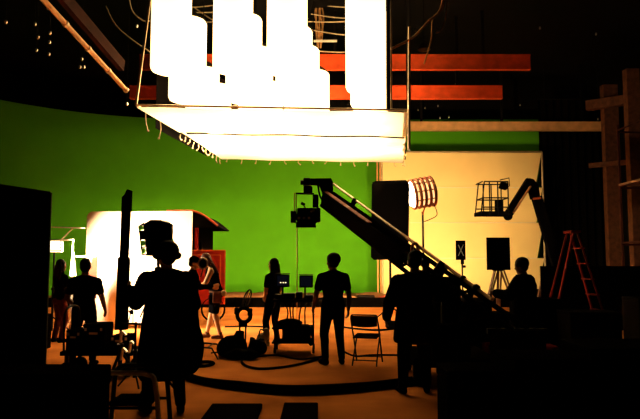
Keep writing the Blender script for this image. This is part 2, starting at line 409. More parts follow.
cable([P(446, -25, 13.7), P(441, 8, 13.7), P(428, 22, 13.7), P(412, 38, 13.7), P(391, 49, 13.7)], .03, 'cable sagging from top right to the right rig hanger', 'goldpipe')
cable([P(440, -25, 14.6), P(443, 6, 14.6), P(433, 18, 14.6), P(431, 40, 14.6), P(424, 64, 14.6)], .018, 'thin cable dangling past the nearest beam', 'goldpipe')
cable([P(449, -25, 15.4), P(446, 15, 15.4), P(441, 30, 15.4), P(436, 33, 15.4)], .016, 'short hooked cable end right of the rig', 'goldpipe')
cable([P(106, 6, 15), P(115, 24, 15), P(130, 38, 15), P(150, 52, 15)], .016, 'thin cable looping toward the left rig hanger, lower one', 'pipe')
cable([P(128, -10, 15), P(132, 10, 15), P(142, 20, 15), P(150, 21, 15)], .016, 'thin cable looping toward the left rig hanger, upper one', 'pipe')
for i, (x0, y0, x1, y1) in enumerate(((192, 8, 214, 3), (192, 21, 214, 21), (192, 12, 214, 11), (324, 3, 346, 8), (318, 21.5, 346, 20.5), (325, 14, 346, 19), (326, 30, 346, 36), (320, 50, 346, 52), (190, -6, 214, 30))):
    dd = 19.95+.03*i
    cable([P(x0-14, y0, dd), P((x0+x1)/2, (y0+y1)/2+1, dd), P(x1+14, y1, dd)], .022, ['cable stretched between left lamp columns, top', 'cable stretched between left lamp columns, lowest', 'cable stretched between left lamp columns, middle', 'cable between right lamp columns, top', 'straight pale batten between right lamp columns, upper', 'cable between right lamp columns, second', 'cable between right lamp columns, third', 'cable between right lamp columns, just above the beam', 'cable slanting down between left lamp columns'][i], 'pipe')
t = solo(MB().bar(P(312, 41, 19.9), P(337, 41, 19.9), .06, .06), 'batten', 'white', 'short pale batten between the two right lamp columns', 'batten')
mb = MB()
for k in range(6): mb.tube(arc([P(316+k*1.6, -14, 20.2), P(315+random.uniform(0, 9), 12, 20.2), P(314+random.uniform(0, 9), 28, 20.2), P(316+random.uniform(0, 7), 48, 20.2)], 4), .025, 6)
solo(mb, 'cable_bundle', 'goldpipe', 'bundle of tangled cables hanging between lamp columns', 'cable bundle')
# work lamp shade over the beam
p = P(424, 50, 16.5); t = thing('pendant_shade', 'small pale lampshade hanging right of the rig', 'lamp shade', p)
MB().lathe(p, [(.17, 0), (.15, .08), (.06, .17), (.03, .22), (0, .22)], 16).build('shade', 'pipe', t); MB().cyl(p+Vector((0,0,.2)), (p.x, p.y, CEIL), .008, n=6).build('cord', 'rubber', t)
# chrome clamps glinting in the dark roof
gl = [(38,37,12),(50,33,12.4),(49.5,42,12.8),(35,24,12.4),(48,8,13.2),(36.5,50,12.8),(49,54,13.6),(80,67,14),(84,67,14),(6,22,12),(82,59,14),(127,104,15),(137,26,15),(415,30,16),(437,30,16),(440,118,25),(449,117,25),(438,106,25),(520,105,25),(598,119,25),(602,116,25),(418,110,25),(425,108,25),(456,84,22),(540,28,18),(596,34,18)]
def clamp_zone(x, D): return 'in the dark roof over the far left' if x < 60 else 'beside the slanting pipe' if x < 140 else 'on the dark wall right of the rig' if D == 25 else 'in the dark roof at the right'
ORD = ['leftmost', 'second from left', 'third from left', 'fourth from left', 'fifth from left', 'sixth from left', 'seventh from left', 'rightmost']
gl.sort(); zn = {}
for x, y, D in gl:
    p = P(x, y, D); wq = clamp_zone(x, D); zn[wq] = zn.get(wq, -1)+1
    t = thing('rigging_clamp', 'tiny chrome rigging clamp glinting %s, %s' % (wq, ORD[zn[wq]]), 'clamp', p, 'chrome rigging clamps ' + wq)
    MB().ball(p, (.03, .03, .045), 8, 6).build('shackle', 'chrome', t); MB().cyl(p, (p.x, p.y, CEIL), .0015, n=4).build('wire', 'blackmetal', t)

# ================================================================== muslin cloth on a frame, right
D = 25.2
a = P(384, 330, D); b = P(539, 330, D); c = P(541, 153, D); d = P(411-27, 154, D)
z0 = .24
t = thing('muslin_backdrop', 'tall cream muslin sheet on a pipe frame against the green wall', 'backdrop', ((a.x+b.x)/2, D, .2))
nseam = 4
for k in range(nseam):
    za = z0+(c.z-z0)*k/nseam; zb = z0+(c.z-z0)*(k+1)/nseam
    MB().sheet((a.x, D, za), (b.x, D, za), (c.x, D, zb), (a.x, D, zb), 20, 4, lambda u, v: Vector((0, .03*math.sin(9*u+k)+.015*math.sin(23*u), 0))).build('cloth_width', 'muslin', t)
    if k: MB().box(((a.x+b.x)/2, D-.05, za), (b.x-a.x, .012, .025)).build('seam_tape', 'paper', t)
for p, q in (((a.x-.03, D+.05, .2), (a.x-.03, D+.05, c.z+.05)), ((c.x+.05, D+.05, .2), (c.x+.05, D+.05, c.z+.05)), ((a.x-.05, D+.05, c.z+.05), (c.x+.05, D+.05, c.z+.05))):
    MB().cyl(p, q, .045, n=8).build('frame_pipe', 'pipe', t)
for px in (378, 381):
    q = P(px, 290, D-.4); solo(MB().cyl((q.x, q.y, .2), (q.x, q.y, P(px, 160, D-.4).z), .035, n=8), 'upright_pipe', 'goldpipe', ['slim upright pipe left of the muslin sheet, against the green', 'slim upright pipe at the left edge of the muslin sheet'][px == 381], 'pipe')

# ================================================================== stands, lamps, flags
def stand(root, base, top, r=.018, spread=.45, m='blackmetal', rot=0, legz=.42, riser=True):
    base = Vector(base); top = Vector(top)
    if riser:
        MB().cyl(base+Vector((0,0,.12)), base.lerp(top, .55), r*1.35, n=8).build('lower_pole', m, root)
        MB().cyl(base.lerp(top, .5), top, r, n=8).build('upper_pole', m, root)
        MB().cyl(base.lerp(top, .54), base.lerp(top, .57), r*2, n=8).build('collar', m, root)
    for k in range(3):
        an = rot+k*2*math.pi/3; f = base+Vector((math.cos(an)*spread, math.sin(an)*spread, r))
        MB().tube([base+Vector((0,0,legz)), base+(f-base)*.5+Vector((0,0,legz*.5)), f], r*.8, 6).build('leg', m, root)
# big black flag in front of the drum lamp
D = 16.2
t = thing('black_flag', 'large black rectangular flag hanging in front of the ribbed lamp', 'flag', (P(391, 300, D).x, D, 0))
q = [P(375, 181, D), P(406, 180, D), P(409.5, 184, D), P(408.5, 259, D), P(374, 260, D), P(371, 257, D), P(372, 184, D)]
MB().prism(q, (0, .05, 0)).build('flag_cloth', 'duvetyne', t)
MB().prism([P(372.5, 182, D), P(408, 181, D), P(408, 183.5, D), P(372.5, 184.5, D)], (0, .09, 0)).build('top_bar', 'blackmetal', t)
p = Vector((P(391, 300, D).x, D+.1, 0)); stand(t, p, (p.x, p.y, P(391, 190, D).z), .022, .5, rot=.4)
# ribbed drum lamp
D = 17.2; c = P(421, 193, D); ax = Vector((-1, -.1, -.18)).normalized()
t = thing('drum_lamp', 'glowing round film lamp with rust-coloured ribs beside the black flag', 'film lamp', (c.x, D, 0))
rl = .40
MB().cyl(c-ax*.30, c+ax*.26, rl*.86, rl*.90, 20).build('glowing_drum', 'lampglow', t)
MB().cyl(c+ax*.26, c+ax*.33, rl*.90, rl*.80, 20).build('lamp_face', 'facade_glow', t)
for k in range(5):
    cc = c+ax*(-.30+.135*k); sd = ax.orthogonal().normalized(); s2 = ax.cross(sd)
    MB().tube([cc+(sd*math.cos(j*math.pi/14)+s2*math.sin(j*math.pi/14))*rl for j in range(28)], .042, 6, True).build('rib', 'rustlamp', t)
sd = ax.orthogonal().normalized(); s2 = ax.cross(sd)
for j in range(10):
    an = j*math.pi/5+.2; o_ = (sd*math.cos(an)+s2*math.sin(an))*rl; MB().bar(c+o_-ax*.32, c+o_+ax*.26, .05, .03).build('side_bar', 'rustlamp', t)
MB().lathe(c-ax*.30, [(rl+.02, 0), (rl+.01, -.04), (.25, -.10), (.0, -.12)], 20, ax).build('back_plate', 'rustlamp', t)
MB().tube(arc([c-ax*.05+Vector((0, -rl-.03, 0)), c+Vector((.06, -rl-.05, -.3)), c+Vector((.02, -.2, -.55)), c+Vector((.04, 0, -.6))], 5), .02, 6).build('yoke', 'rustlamp', t)
stand(t, (c.x+.05, D, 0), (c.x+.04, D, c.z-.52), .03, .6, rot=.9)
MB().tube(arc([c+Vector((.3, -.1, -.25)), c+Vector((.42, -.1, -.6)), c+Vector((.2, -.1, -.75)), c+Vector((.05, -.05, -.8))], 5), .012, 6).build('power_cable', 'rubber', t)
li = bpy.data.lights.new('drum_lamp_beam', 'SPOT'); li.energy = W_DRUM; li.color = WARM; li.spot_size = R(125); li.spot_blend = .8; li.shadow_soft_size = .3
lo = bpy.data.objects.new('drum_lamp_beam', li); COL.objects.link(lo); lo.parent = t; lo.location = c+Vector((-.1, .45, .05))-Vector((c.x, D, 0))
lo.rotation_euler = Vector((-.14, 1, .02)).to_track_quat('-Z', 'Y').to_euler()
# marker board with an X on a stand
D = 14.5
t = thing('marker_board', 'small black board marked with a pale X on a thin stand', 'marker board', (P(460.5, 300, D).x, D, 0))
a = P(456, 260, D); b = P(465.3, 240.5, D)
bd = MB().box(((a.x+b.x)/2, D, (a.z+b.z)/2), (b.x-a.x, .03, b.z-a.z), bev=.004).build('board', 'duvetyne', t)
for s_ in (1, -1): MB().bar(((a.x+b.x)/2-.062*s_, D-.018, (a.z+b.z)/2-.13), ((a.x+b.x)/2+.062*s_, D-.018, (a.z+b.z)/2+.13), .008, .016, up=(0, 1, 0)).build('tape_strip', 'paper', bd)
p = Vector(((a.x+b.x)/2+.03, D, 0)); stand(t, p, (p.x, D, a.z), .018, .45, rot=.2)
MB().box((p.x, D-.02, a.z-.05), (.07, .07, .10), bev=.01).build('clamp', 'blackmetal', t); MB().box((p.x+.04, D-.02, a.z-.15), (.07, .06, .06), bev=.01).build('clamp', 'blackmetal', t)
# black board on a wooden tripod
D = 13.5
a = P(487, 270, D); b = P(509.5, 237.5, D); cx = (a.x+b.x)/2
t = thing('tripod_board', 'square black board on a wooden tripod in front of the muslin', 'board', (cx, D, 0))
MB().box((cx, D, (a.z+b.z)/2), (b.x-a.x, .05, b.z-a.z), bev=.008).build('board', 'duvetyne', t)
MB().box((cx, D+.06, a.z+.02), (.22, .1, .08), bev=.01).build('tripod_head', 'blackmetal', t)
for k, (dx, dy) in enumerate(((-.42, -.2), (.40, -.2), (.05, .45))):
    MB().bar((cx+dx*.15, D+.06, a.z), (cx+dx*1.2, D+dy, .02), .05, .035).build('leg', 'wood', t)
    MB().bar((cx+dx*.15+.07, D+.06, a.z), (cx+dx*1.2+.03, D+dy, .02), .03, .03).build('leg', 'wood', t)

# big black flag far left, near the camera
D = 5.9
a = P(-60, 176, D); b = P(50, 192.5, D+.15)
t = thing('floppy_flag', 'huge black flag blocking the far left edge of the view', 'flag', ((a.x+b.x)/2, D, 0))
MB().prism([(a.x, D, .45), (b.x, D+.15, .45), (b.x, D+.15, b.z), (a.x, D, a.z)], (0, .03, 0)).build('flag_cloth', 'duvetyne', t)
MB().bar((a.x, D+.01, a.z), (b.x, D+.16, b.z), .02, .02).build('frame_bar', 'blackmetal', t)
MB().bar((b.x, D+.17, .45), (b.x, D+.17, b.z), .02, .02, up=(0, 1, 0)).build('frame_bar', 'blackmetal', t)
p = Vector(((a.x+b.x)/2, D+.2, 0)); stand(t, p, (p.x, p.y, 2.2), .02, .5, rot=.5)
# tall narrow black cutter
D = 8.2
t = thing('narrow_cutter', 'tall narrow black upright with a slanted top before the white frame', 'cutter flag', (P(121, 300, D).x, D, 0))
q = [P(118.5, 213, D), P(119.6, 199, D), P(121.5, 196.5, D), P(123.5, 195, D), P(126.8, 189, D), P(131, 190, D), P(131, 211, D)]
MB().prism([P(121.2, 211.5, D), P(121.6, 197, D), P(124, 195, D), P(127, 189, D), P(131.2, 190.5, D), P(130.6, 211.5, D)], (0, .06, 0)).build('top_flag', 'duvetyne', t)
MB().prism([P(119.2, 258, D), P(121.2, 211, D), P(129.8, 211, D), P(127.6, 258, D)], (0, .06, 0)).build('upright', 'black', t)
MB().prism([P(114.5, 330, D), P(117.8, 257, D), P(128.6, 257, D), P(126.2, 330, D)], (0, .08, 0)).build('lower_sleeve', 'duvetyne', t)
q = P(120, 330, D); stand(t, (q.x, D+.04, 0), (q.x, D+.04, q.z+.2), .022, .28, rot=.3)
# white bounce frame
D = 14.6
a = P(83.5, 330, D); b = P(190.5, 330, D+.1); tp = P(120, 211.5, D).z
t = thing('white_bounce_frame', 'brightly lit white cloth frame with a rounded corner behind the crew', 'bounce frame', ((a.x+b.x)/2, D, 0))
n_ = 6; rr = .14
pts = [(a.x, .12), (b.x, .12), (b.x, tp+.02)] + [(a.x+rr-rr*math.sin(k/n_*math.pi/2), tp-rr+rr*math.cos(k/n_*math.pi/2)) for k in range(n_+1)]
MB().prism([(x, D+.1*(x-a.x)/(b.x-a.x), z) for x, z in pts], (0, .03, 0)).build('white_cloth', 'whitecloth', t)
for x in (a.x+.02, b.x-.02): MB().cyl((x, D+.12, .02), (x, D+.12, tp-.1), .025, n=8).build('frame_pipe', 'pipe', t)
for x in (a.x+.02, b.x-.02): MB().box((x, D+.12, .03), (.08, .8, .05), bev=.01).build('foot', 'blackmetal', t)
# pale pipe frame and soft lamp at left
D = 13.2
t = thing('soft_lamp', 'glowing white soft lamp on a stand at the left', 'film lamp', (P(54, 300, D).x, D, 0))
a = P(47, 252, D); b = P(62, 241, D)
MB().box(((a.x+b.x)/2, D, (a.z+b.z)/2), (b.x-a.x, .22, b.z-a.z), bev=.03).build('soft_box', 'softglow', t)
MB().box(((a.x+b.x)/2, D-.13, (a.z+b.z)/2-.08), (b.x-a.x+.02, .02, .02)).build('rim_strip', 'blackmetal', t)
for k in range(4): MB().box((b.x+.02, D-.1, a.z+.03+k*.06), (.03, .03, .025), bev=.004).build('vent_knob', 'blackmetal', t)
p = Vector(((a.x+b.x)/2, D, 0)); stand(t, p, (p.x, D, a.z+.02), .02, .5, rot=.1)
li = bpy.data.lights.new('soft_lamp_beam', 'AREA'); li.energy = W_PANEL; li.color = (1, .80, .52); li.shape = 'RECTANGLE'; li.size = .3; li.size_y = .25; li.spread = R(120)
lo = bpy.data.objects.new('soft_lamp_beam', li); COL.objects.link(lo); lo.parent = t
lp = Vector((b.x+.08, D-.05, (a.z+b.z)/2)); lo.location = lp-t.location
lo.rotation_euler = (P(150, 275, 14.6)-lp).to_track_quat('-Z', 'Y').to_euler()
t = thing('pale_pipe_stand', 'pale pipe frame with a bright tapered pole beside the white frame', 'pipe frame', (P(73, 300, 13.6).x, 13.6, 0))
D = 13.6
for x0, y0, x1, y1, r_ in ((51, 227, 85, 228, .014), (73, 228, 61, 240, .014), (50, 240.5, 74, 239.5, .02), (76, 256.5, 96, 256.5, .012)):
    MB().cyl(P(x0, y0, D), P(x1, y1, D), r_, n=8).build('cross_pipe', 'pipe', t)
q = P(73.3, 239, D); MB().cyl((q.x, D, .02), q, .03, .016, n=8).build('pole', 'white', t)
q2 = P(73.3, 252, D); q3 = P(73, 276, D); MB().cyl(q3, q2, .075, .02, n=10).build('pole_sleeve', 'white', t)
for k in range(3):
    an = .5+k*2.1; MB().cyl((q.x, D, .35), (q.x+.4*math.cos(an), D+.4*math.sin(an), .015), .014, n=6).build('leg', 'pipe', t)

t = thing('added_shadow_scrim', 'small dark scrim added between the soft lamp and the white frame to cast a shadow', 'scrim', (-5.08, 13.93, 0))  # added blocker: its shadow falls on the white frame
MB().prism([(-5.22, 13.9, .75), (-4.96, 13.9, .75), (-4.96, 13.9, 1.66), (-5.0, 13.9, 1.72), (-5.06, 13.9, 1.66), (-5.10, 13.9, 1.5), (-5.19, 13.9, 1.35)], (0, .02, 0)).build('scrim_cloth', 'darkbeam', t)
stand(t, (-5.08, 13.93, 0), (-5.08, 13.93, 1.5), .012, .3, rot=.7)
# red wagon with curved dark roof
D = 16.5
t = thing('red_wagon', 'dark carriage end with curved roof overhang and red panelled wall', 'wagon', (P(202.5, 300, D).x, D, 0))
x0 = P(166.5, 300, D).x; x1 = P(200.5, 300, D).x; zr = P(200, 228, D).z; zt = P(200, 212, D).z
MB().box(((x0+x1)/2, D+.9, (zr+.55)/2+.1), (x1-x0, 1.8, zr-.35)).build('body', 'black', t)
xr = P(218.5, 228, D).x; pts = [(x0, zr), (xr, zr), (xr, zr+.03)]
for k in range(9):
    u = k/8; pts.append((xr+(P(191, 212, D).x-xr)*u, zr+.03+(zt-zr-.03)*math.sin(u*math.pi/2)))
pts.append((x0, zt))
MB().prism([(x, D-.15, z) for x, z in pts], (0, 2.1, 0)).build('roof', 'black', t)
ed = [Vector((x, D-.16, z+.02)) for x, z in pts[2:]]
MB().tube(ed, .03, 6).build('roof_edge', 'redtrim', t)
MB().cyl((x1-.12, D-.06, .5), (x1-.12, D-.06, zr), .05, n=8).build('corner_post', 'redpaint', t)
xa, xb = P(185, 250, D).x, P(226, 250, D).x; za, zb = .45, P(200, 250.5, D).z
MB().box(((xa+xb)/2, D-.1, (za+zb)/2), (xb-xa, .08, zb-za)).build('red_wall', 'redpaint', t)
for (p, q) in (((xa, zb), (xb, zb)), ((xb, za), (xb, zb)), ((xa+.1, zb-.12), (xb-.12, zb-.12)), ((xb-.12, za), (xb-.12, zb-.12))):
    MB().bar((p[0], D-.155, p[1]), (q[0], D-.155, q[1]), .03, .03, up=(0, 1, 0)).build('moulding', 'redtrim', t)
for x in (x0+.3, xb-.3):
    MB().tube([Vector((x+.3*math.cos(k*math.pi/10), D-.12, .32+.3*math.sin(k*math.pi/10))) for k in range(20)], .025, 6, True).build('wheel', 'black', t)
    MB().cyl((x, D-.13, .32), (x, D+1.8, .32), .03, n=8).build('axle', 'black', t)

# ================================================================== camera crane
tip = P(327, 199, 12.6); piv = P(446, 287, 8.7); dr = (piv-tip).normalized()
rear = piv+dr*1.55; up_ = Vector((0, 0, 1)); sd = dr.cross(up_).normalized(); un = sd.cross(dr).normalized()
if un.z < 0: un = -un
base = Vector((piv.x, piv.y, 0))
cr = thing('camera_crane', 'long black camera crane arm reaching up left over the stage', 'camera crane', base)
hh, ww = .135, .11
for s1 in (-1, 1):
    for s2_ in (-1, 1):
        MB().bar(tip+sd*s1*ww+un*s2_*hh, rear+sd*s1*ww+un*s2_*hh, .05, .05).build('chord', 'black', cr)
Larm = (rear-tip).length; nb = 16
for k in range(nb):
    a = tip+dr*(Larm*k/nb); b = tip+dr*(Larm*(k+1)/nb)
    if k < 9:
        for s1 in (-1, 1): MB().bar((a+b)/2-dr*Larm/nb*.5+sd*s1*ww, (a+b)/2+dr*Larm/nb*.5+sd*s1*ww, .02, hh*2).build('side_plate', 'black', cr)
    else:
        for s1 in (-1, 1):
            MB().bar(a+sd*s1*ww-un*hh, b+sd*s1*ww+un*hh, .035, .035).build('lattice_bar', 'black', cr)
            MB().bar(a+sd*s1*ww+un*hh, a+sd*s1*ww-un*hh, .06, .05, up=dr).build('lattice_bar', 'black', cr)
MB().bar(tip+un*(hh+.03)+sd*.06, tip+dr*2.1+un*(hh+.03)+sd*.06, .09, .012).build('lit_top_strip', 'redtrim', cr)  # bright strip: light on the arm's top near the tip, put into colour
ra = P(333.5, 184, 12.6); rb = P(492, 300, 8.0)
MB().cyl(ra, ra.lerp(rb, .55), .022, n=10).build('levelling_rod', 'pipe', cr); MB().cyl(ra.lerp(rb, .55), rb, .026, n=10).build('levelling_rod', 'goldpipe', cr)
def on_rod(px): 
    best = min((ra.lerp(rb, i/400) for i in range(401)), key=lambda q: abs(320+F*q.x/q.y-px)); return best
for px in (356, 444):
    q = on_rod(px); tt = min((tip+dr*(Larm*i/400) for i in range(401)), key=lambda z: (z-q).length)
    MB().bar(q+Vector((0,0,.03)), tt, .05, .09 if px == 356 else .16).build('rod_bracket', 'blackmetal', cr)
for px, r_ in ((462, .05), (475, .06)):
    q = on_rod(px); MB().ball(q, r_, 10, 6).build('rod_clamp', 'blackmetal', cr)
# head bracket at the tip, out to the left
Dh = 12.6
MB().prism([P(303, 180, Dh), P(308, 178.5, Dh), P(331, 178, Dh), P(333, 182, Dh), P(333.5, 202, Dh), P(326, 204, Dh), P(324, 197, Dh), P(319, 184.5, Dh), P(312, 184, Dh), P(303, 185, Dh)], (0, .22, 0)).build('head_bracket', 'black', cr)
MB().box(P(307, 182, Dh), (.14, .3, .14), bev=.02).build('pan_motor', 'blackmetal', cr); MB().box(P(308, 190, Dh), (.18, .24, .16), bev=.03).build('pan_housing', 'blackmetal', cr)
MB().cyl(P(300.5, 182.5, Dh+.1), P(304, 182.5, Dh+.1), .05, n=10).build('motor_cap', 'blackmetal', cr)
MB().tube(arc([P(318, 185, Dh), P(320, 196, Dh), P(325, 203, Dh)], 4), .02, 6).build('head_cable', 'rubber', cr)
MB().box(P(315.5, 201, Dh), (.12, .16, .26), bev=.02).build('tilt_arm', 'black', cr)
MB().bar(P(296, 193.5, Dh), P(314, 193.8, Dh), .05, .035).build('top_rail', 'black', cr)
for px in (294.5, 296.3): MB().cyl(P(px, 193, Dh), P(px, 215, Dh), .012, n=6).build('frame_rod', 'goldpipe', cr)
# red loop on the arm
q = P(415, 255, 9.4)
MB().tube(arc([P(411.5, 257, 9.6), P(412.5, 246, 9.6), P(415, 243.5, 9.6), P(417.5, 246, 9.6), P(419, 257, 9.6)], 6), .026, 8).build('safety_loop', 'redtrim', cr)
# column, weights, dolly
MB().cyl(base+Vector((0,0,.34)), piv-Vector((0,0,.12)), .09, .07, n=14).build('column', 'blackmetal', cr)
MB().box(piv-Vector((0,0,.03)), (.36, .3, .34), bev=.04).build('pivot_head', 'black', cr)
for k in range(5): MB().box(rear+Vector((-.22+.11*k, 0, -.08)), (.095, .42, .42), bev=.015).build('counterweight', 'black', cr)
MB().bar(rear-Vector((.35,0,-.1)), rear+Vector((.35,0,.1)), .06, .06).build('weight_bar', 'blackmetal', cr)
MB().box(base+Vector((0,0,.28)), (1.1, 1.2, .12), bev=.02).build('dolly_deck', 'black', cr)
for sx in (-1, 1):
    for sy in (-1, 1):
        q = base+Vector((sx*.48, sy*.52, .13)); MB().cyl(q-Vector((.05,0,0)), q+Vector((.05,0,0)), .13, n=18).build('wheel', 'rubber', cr)
        MB().box(q+Vector((0,0,.1)), (.14, .08, .12)).build('wheel_bracket', 'blackmetal', cr)
MB().box(base+Vector((-.05, -.4, .55)), (.5, .3, .42), bev=.03).build('control_box', 'black', cr)
MB().box(base+Vector((.42, .1, .75)), (.4, .35, .55), bev=.03).build('battery_box', 'black', cr)
# film camera under the head
c = P(305.5, 217, Dh)
t = thing('film_camera', 'black film camera slung under the crane head', 'camera', c-Vector((0,0,.2)))
MB().box(P(307, 216, Dh), (.40, .24, .32), bev=.03).build('body', 'black', t)
MB().box(P(318, 215, Dh), (.10, .22, .30), bev=.03).build('magazine', 'blackmetal', t)
MB().box(P(293.5, 217, Dh), (.11, .2, .24), bev=.015).build('matte_box', 'blackmetal', t)
MB().cyl(P(295, 217, Dh), P(300, 217, Dh), .07, n=14).build('lens', 'blackmetal', t)
MB().box(P(303, 204, Dh), (.09, .06, .06), Matrix.Rotation(.5, 3, 'Y'), .01).build('viewfinder', 'blackmetal', t)
MB().cyl(P(304, 206, Dh), P(308, 211, Dh), .015, n=6).build('viewfinder_arm', 'blackmetal', t)
MB().bar(P(296, 225, Dh), P(316, 225, Dh), .14, .10).build('base_plate', 'black', t)
for k in range(3): MB().cyl(P(299+5*k, 218, Dh-.13), P(299+5*k, 218, Dh-.10), .028, n=10).build('dial', 'chrome', t)
MB().box(P(312.5, 211, Dh-.14), (.09, .02, .035), Matrix.Rotation(-.4, 3, 'Y')).build('bright_plate', 'pipe', t)
solo(MB().tube([P(297, 228, Dh), P(297.2, 260, Dh), P(297, 300, Dh), (P(297, 300, Dh).x, Dh, .01)], .011, 6), 'plumb_line', 'goldpipe', 'thin straight cord hanging from the film camera to the floor', 'line')

# ================================================================== boom lift
D = 19.0
bx = P(566, 300, D).x
t = thing('boom_lift', 'dark boom lift with railed work basket in front of the muslin', 'boom lift', (bx, D, 0))
bf = P(477, 216, D); br = P(509, 216, D); zt = P(480, 183, D).z; zm = P(480, 199, D).z; zb = bf.z
bas = MB().box(((bf.x+br.x)/2, D, zb+.06), (br.x-bf.x, .75, .12), bev=.015).build('basket_floor', 'black', t)
xs = [bf.x+.03, bf.x+.30, bf.x+.55, br.x-.12]
for y_ in (D-.36, D+.36):
    for i, x in enumerate(xs):
        xt = x+(.12 if i == 0 else 0); MB().cyl((x, y_, zb), (xt, y_, zt), .02, n=6).build('basket_post', 'blackmetal', t)
    for z in (zt, zm, (zm+zb)/2-.02): MB().cyl((xs[0]+(.12 if z == zt else .05), y_, z), (xs[-1], y_, z), .02, n=6).build('basket_rail', 'blackmetal', t)
for x in (xs[0]+.06, xs[-1]):
    for z in (zt, zm): MB().cyl((x, D-.36, z), (x, D+.36, z), .02, n=6).build('basket_rail', 'blackmetal', t)
MB().box(P(503.5, 186, D-.3), (.22, .2, .20), Matrix.Rotation(.3, 3, 'Y'), .02).build('control_panel', 'black', t)
MB().tube([P(500, 180, D-.3), P(509, 178, D-.3), P(509.5, 186, D-.3), P(505, 188, D-.3)], .018, 6).build('panel_guard', 'blackmetal', t)
MB().box(P(499, 206, D-.2), (.2, .3, .38), bev=.03).build('tool_tray', 'black', t)
def boom(a, b, w0, w1, m, nm):
    a = Vector(a); b = Vector(b); MB().bar(a, b, .2, (w0+w1)/2, bev=.02).build(nm, m, t)
j0 = P(508.5, 214, D); j1 = P(530, 180, D); j2 = P(537, 200, D); j3 = Vector((bx-.2, D, 1.3))
boom(j0, j1, .22, .26, 'black', 'jib_boom'); boom(j0+Vector((.1, -.12, .02)), j0.lerp(j1, .8)+Vector((.1, -.12, 0)), .05, .05, 'goldpipe', 'hydraulic_ram')
MB().cyl(P(508, 216, D-.12), P(508, 216, D+.12), .14, n=14).build('pivot', 'black', t)
MB().prism([P(525, 183, D-.13), P(529.5, 178, D-.13), P(533.5, 179, D-.13), P(538.5, 184.5, D-.13), P(540.5, 198, D-.13), P(533, 199, D-.13), P(530, 188, D-.13)], (0, .26, 0)).build('knuckle', 'black', t)
boom(P(536.5, 197, D), j3, .3, .3, 'black', 'main_boom')
q = P(534.5, 200, D-.15); MB().bar(P(533, 199, D-.16), P(541, 198, D-.16), .02, .06).build('warning_band', 'redtrim', t)
MB().box((bx, D, .95), (1.2, 1.0, .8), bev=.08).build('turret', 'black', t); MB().box((bx, D, .52), (1.8, 1.5, .3), bev=.05).build('chassis', 'black', t)
for sx in (-1, 1):
    for sy in (-1, 1): MB().cyl((bx+sx*.65, D+sy*.7-.12, .35), (bx+sx*.65, D+sy*.7+.12, .35), .35, n=20).build('wheel', 'rubber', t)

# ================================================================== people
def frame(d, hint):
    d = Vector(d).normalized(); n_ = Vector(hint); n_ = (n_-d*n_.dot(d))
    n_ = n_.normalized() if n_.length > 1e-4 else d.orthogonal().normalized()
    return d, n_, d.cross(n_)
def remesh(mb, vox, smooth=2):
    me = bpy.data.meshes.new('tmp'); me.from_pydata(mb.v, [], mb.f); me.validate()
    o = bpy.data.objects.new('tmp', me); COL.objects.link(o)
    md = o.modifiers.new('r', 'REMESH'); md.mode = 'VOXEL'; md.voxel_size = vox; md.use_smooth_shade = True
    if smooth: s_ = o.modifiers.new('s', 'SMOOTH'); s_.factor = .5; s_.iterations = smooth
    dg = bpy.context.evaluated_depsgraph_get(); dg.update()
    out = bpy.data.meshes.new_from_object(o.evaluated_get(dg)); bpy.data.objects.remove(o); bpy.data.meshes.remove(me)
    return out
def put(me, name, m, root):
    me.materials.clear(); me.materials.append(M[m]); me.polygons.foreach_set('use_smooth', [True]*len(me.polygons))
    o = bpy.data.objects.new(name, me); COL.objects.link(o); o.parent = root; ORI[o.name] = Vector(root.location); me.name = name; return o

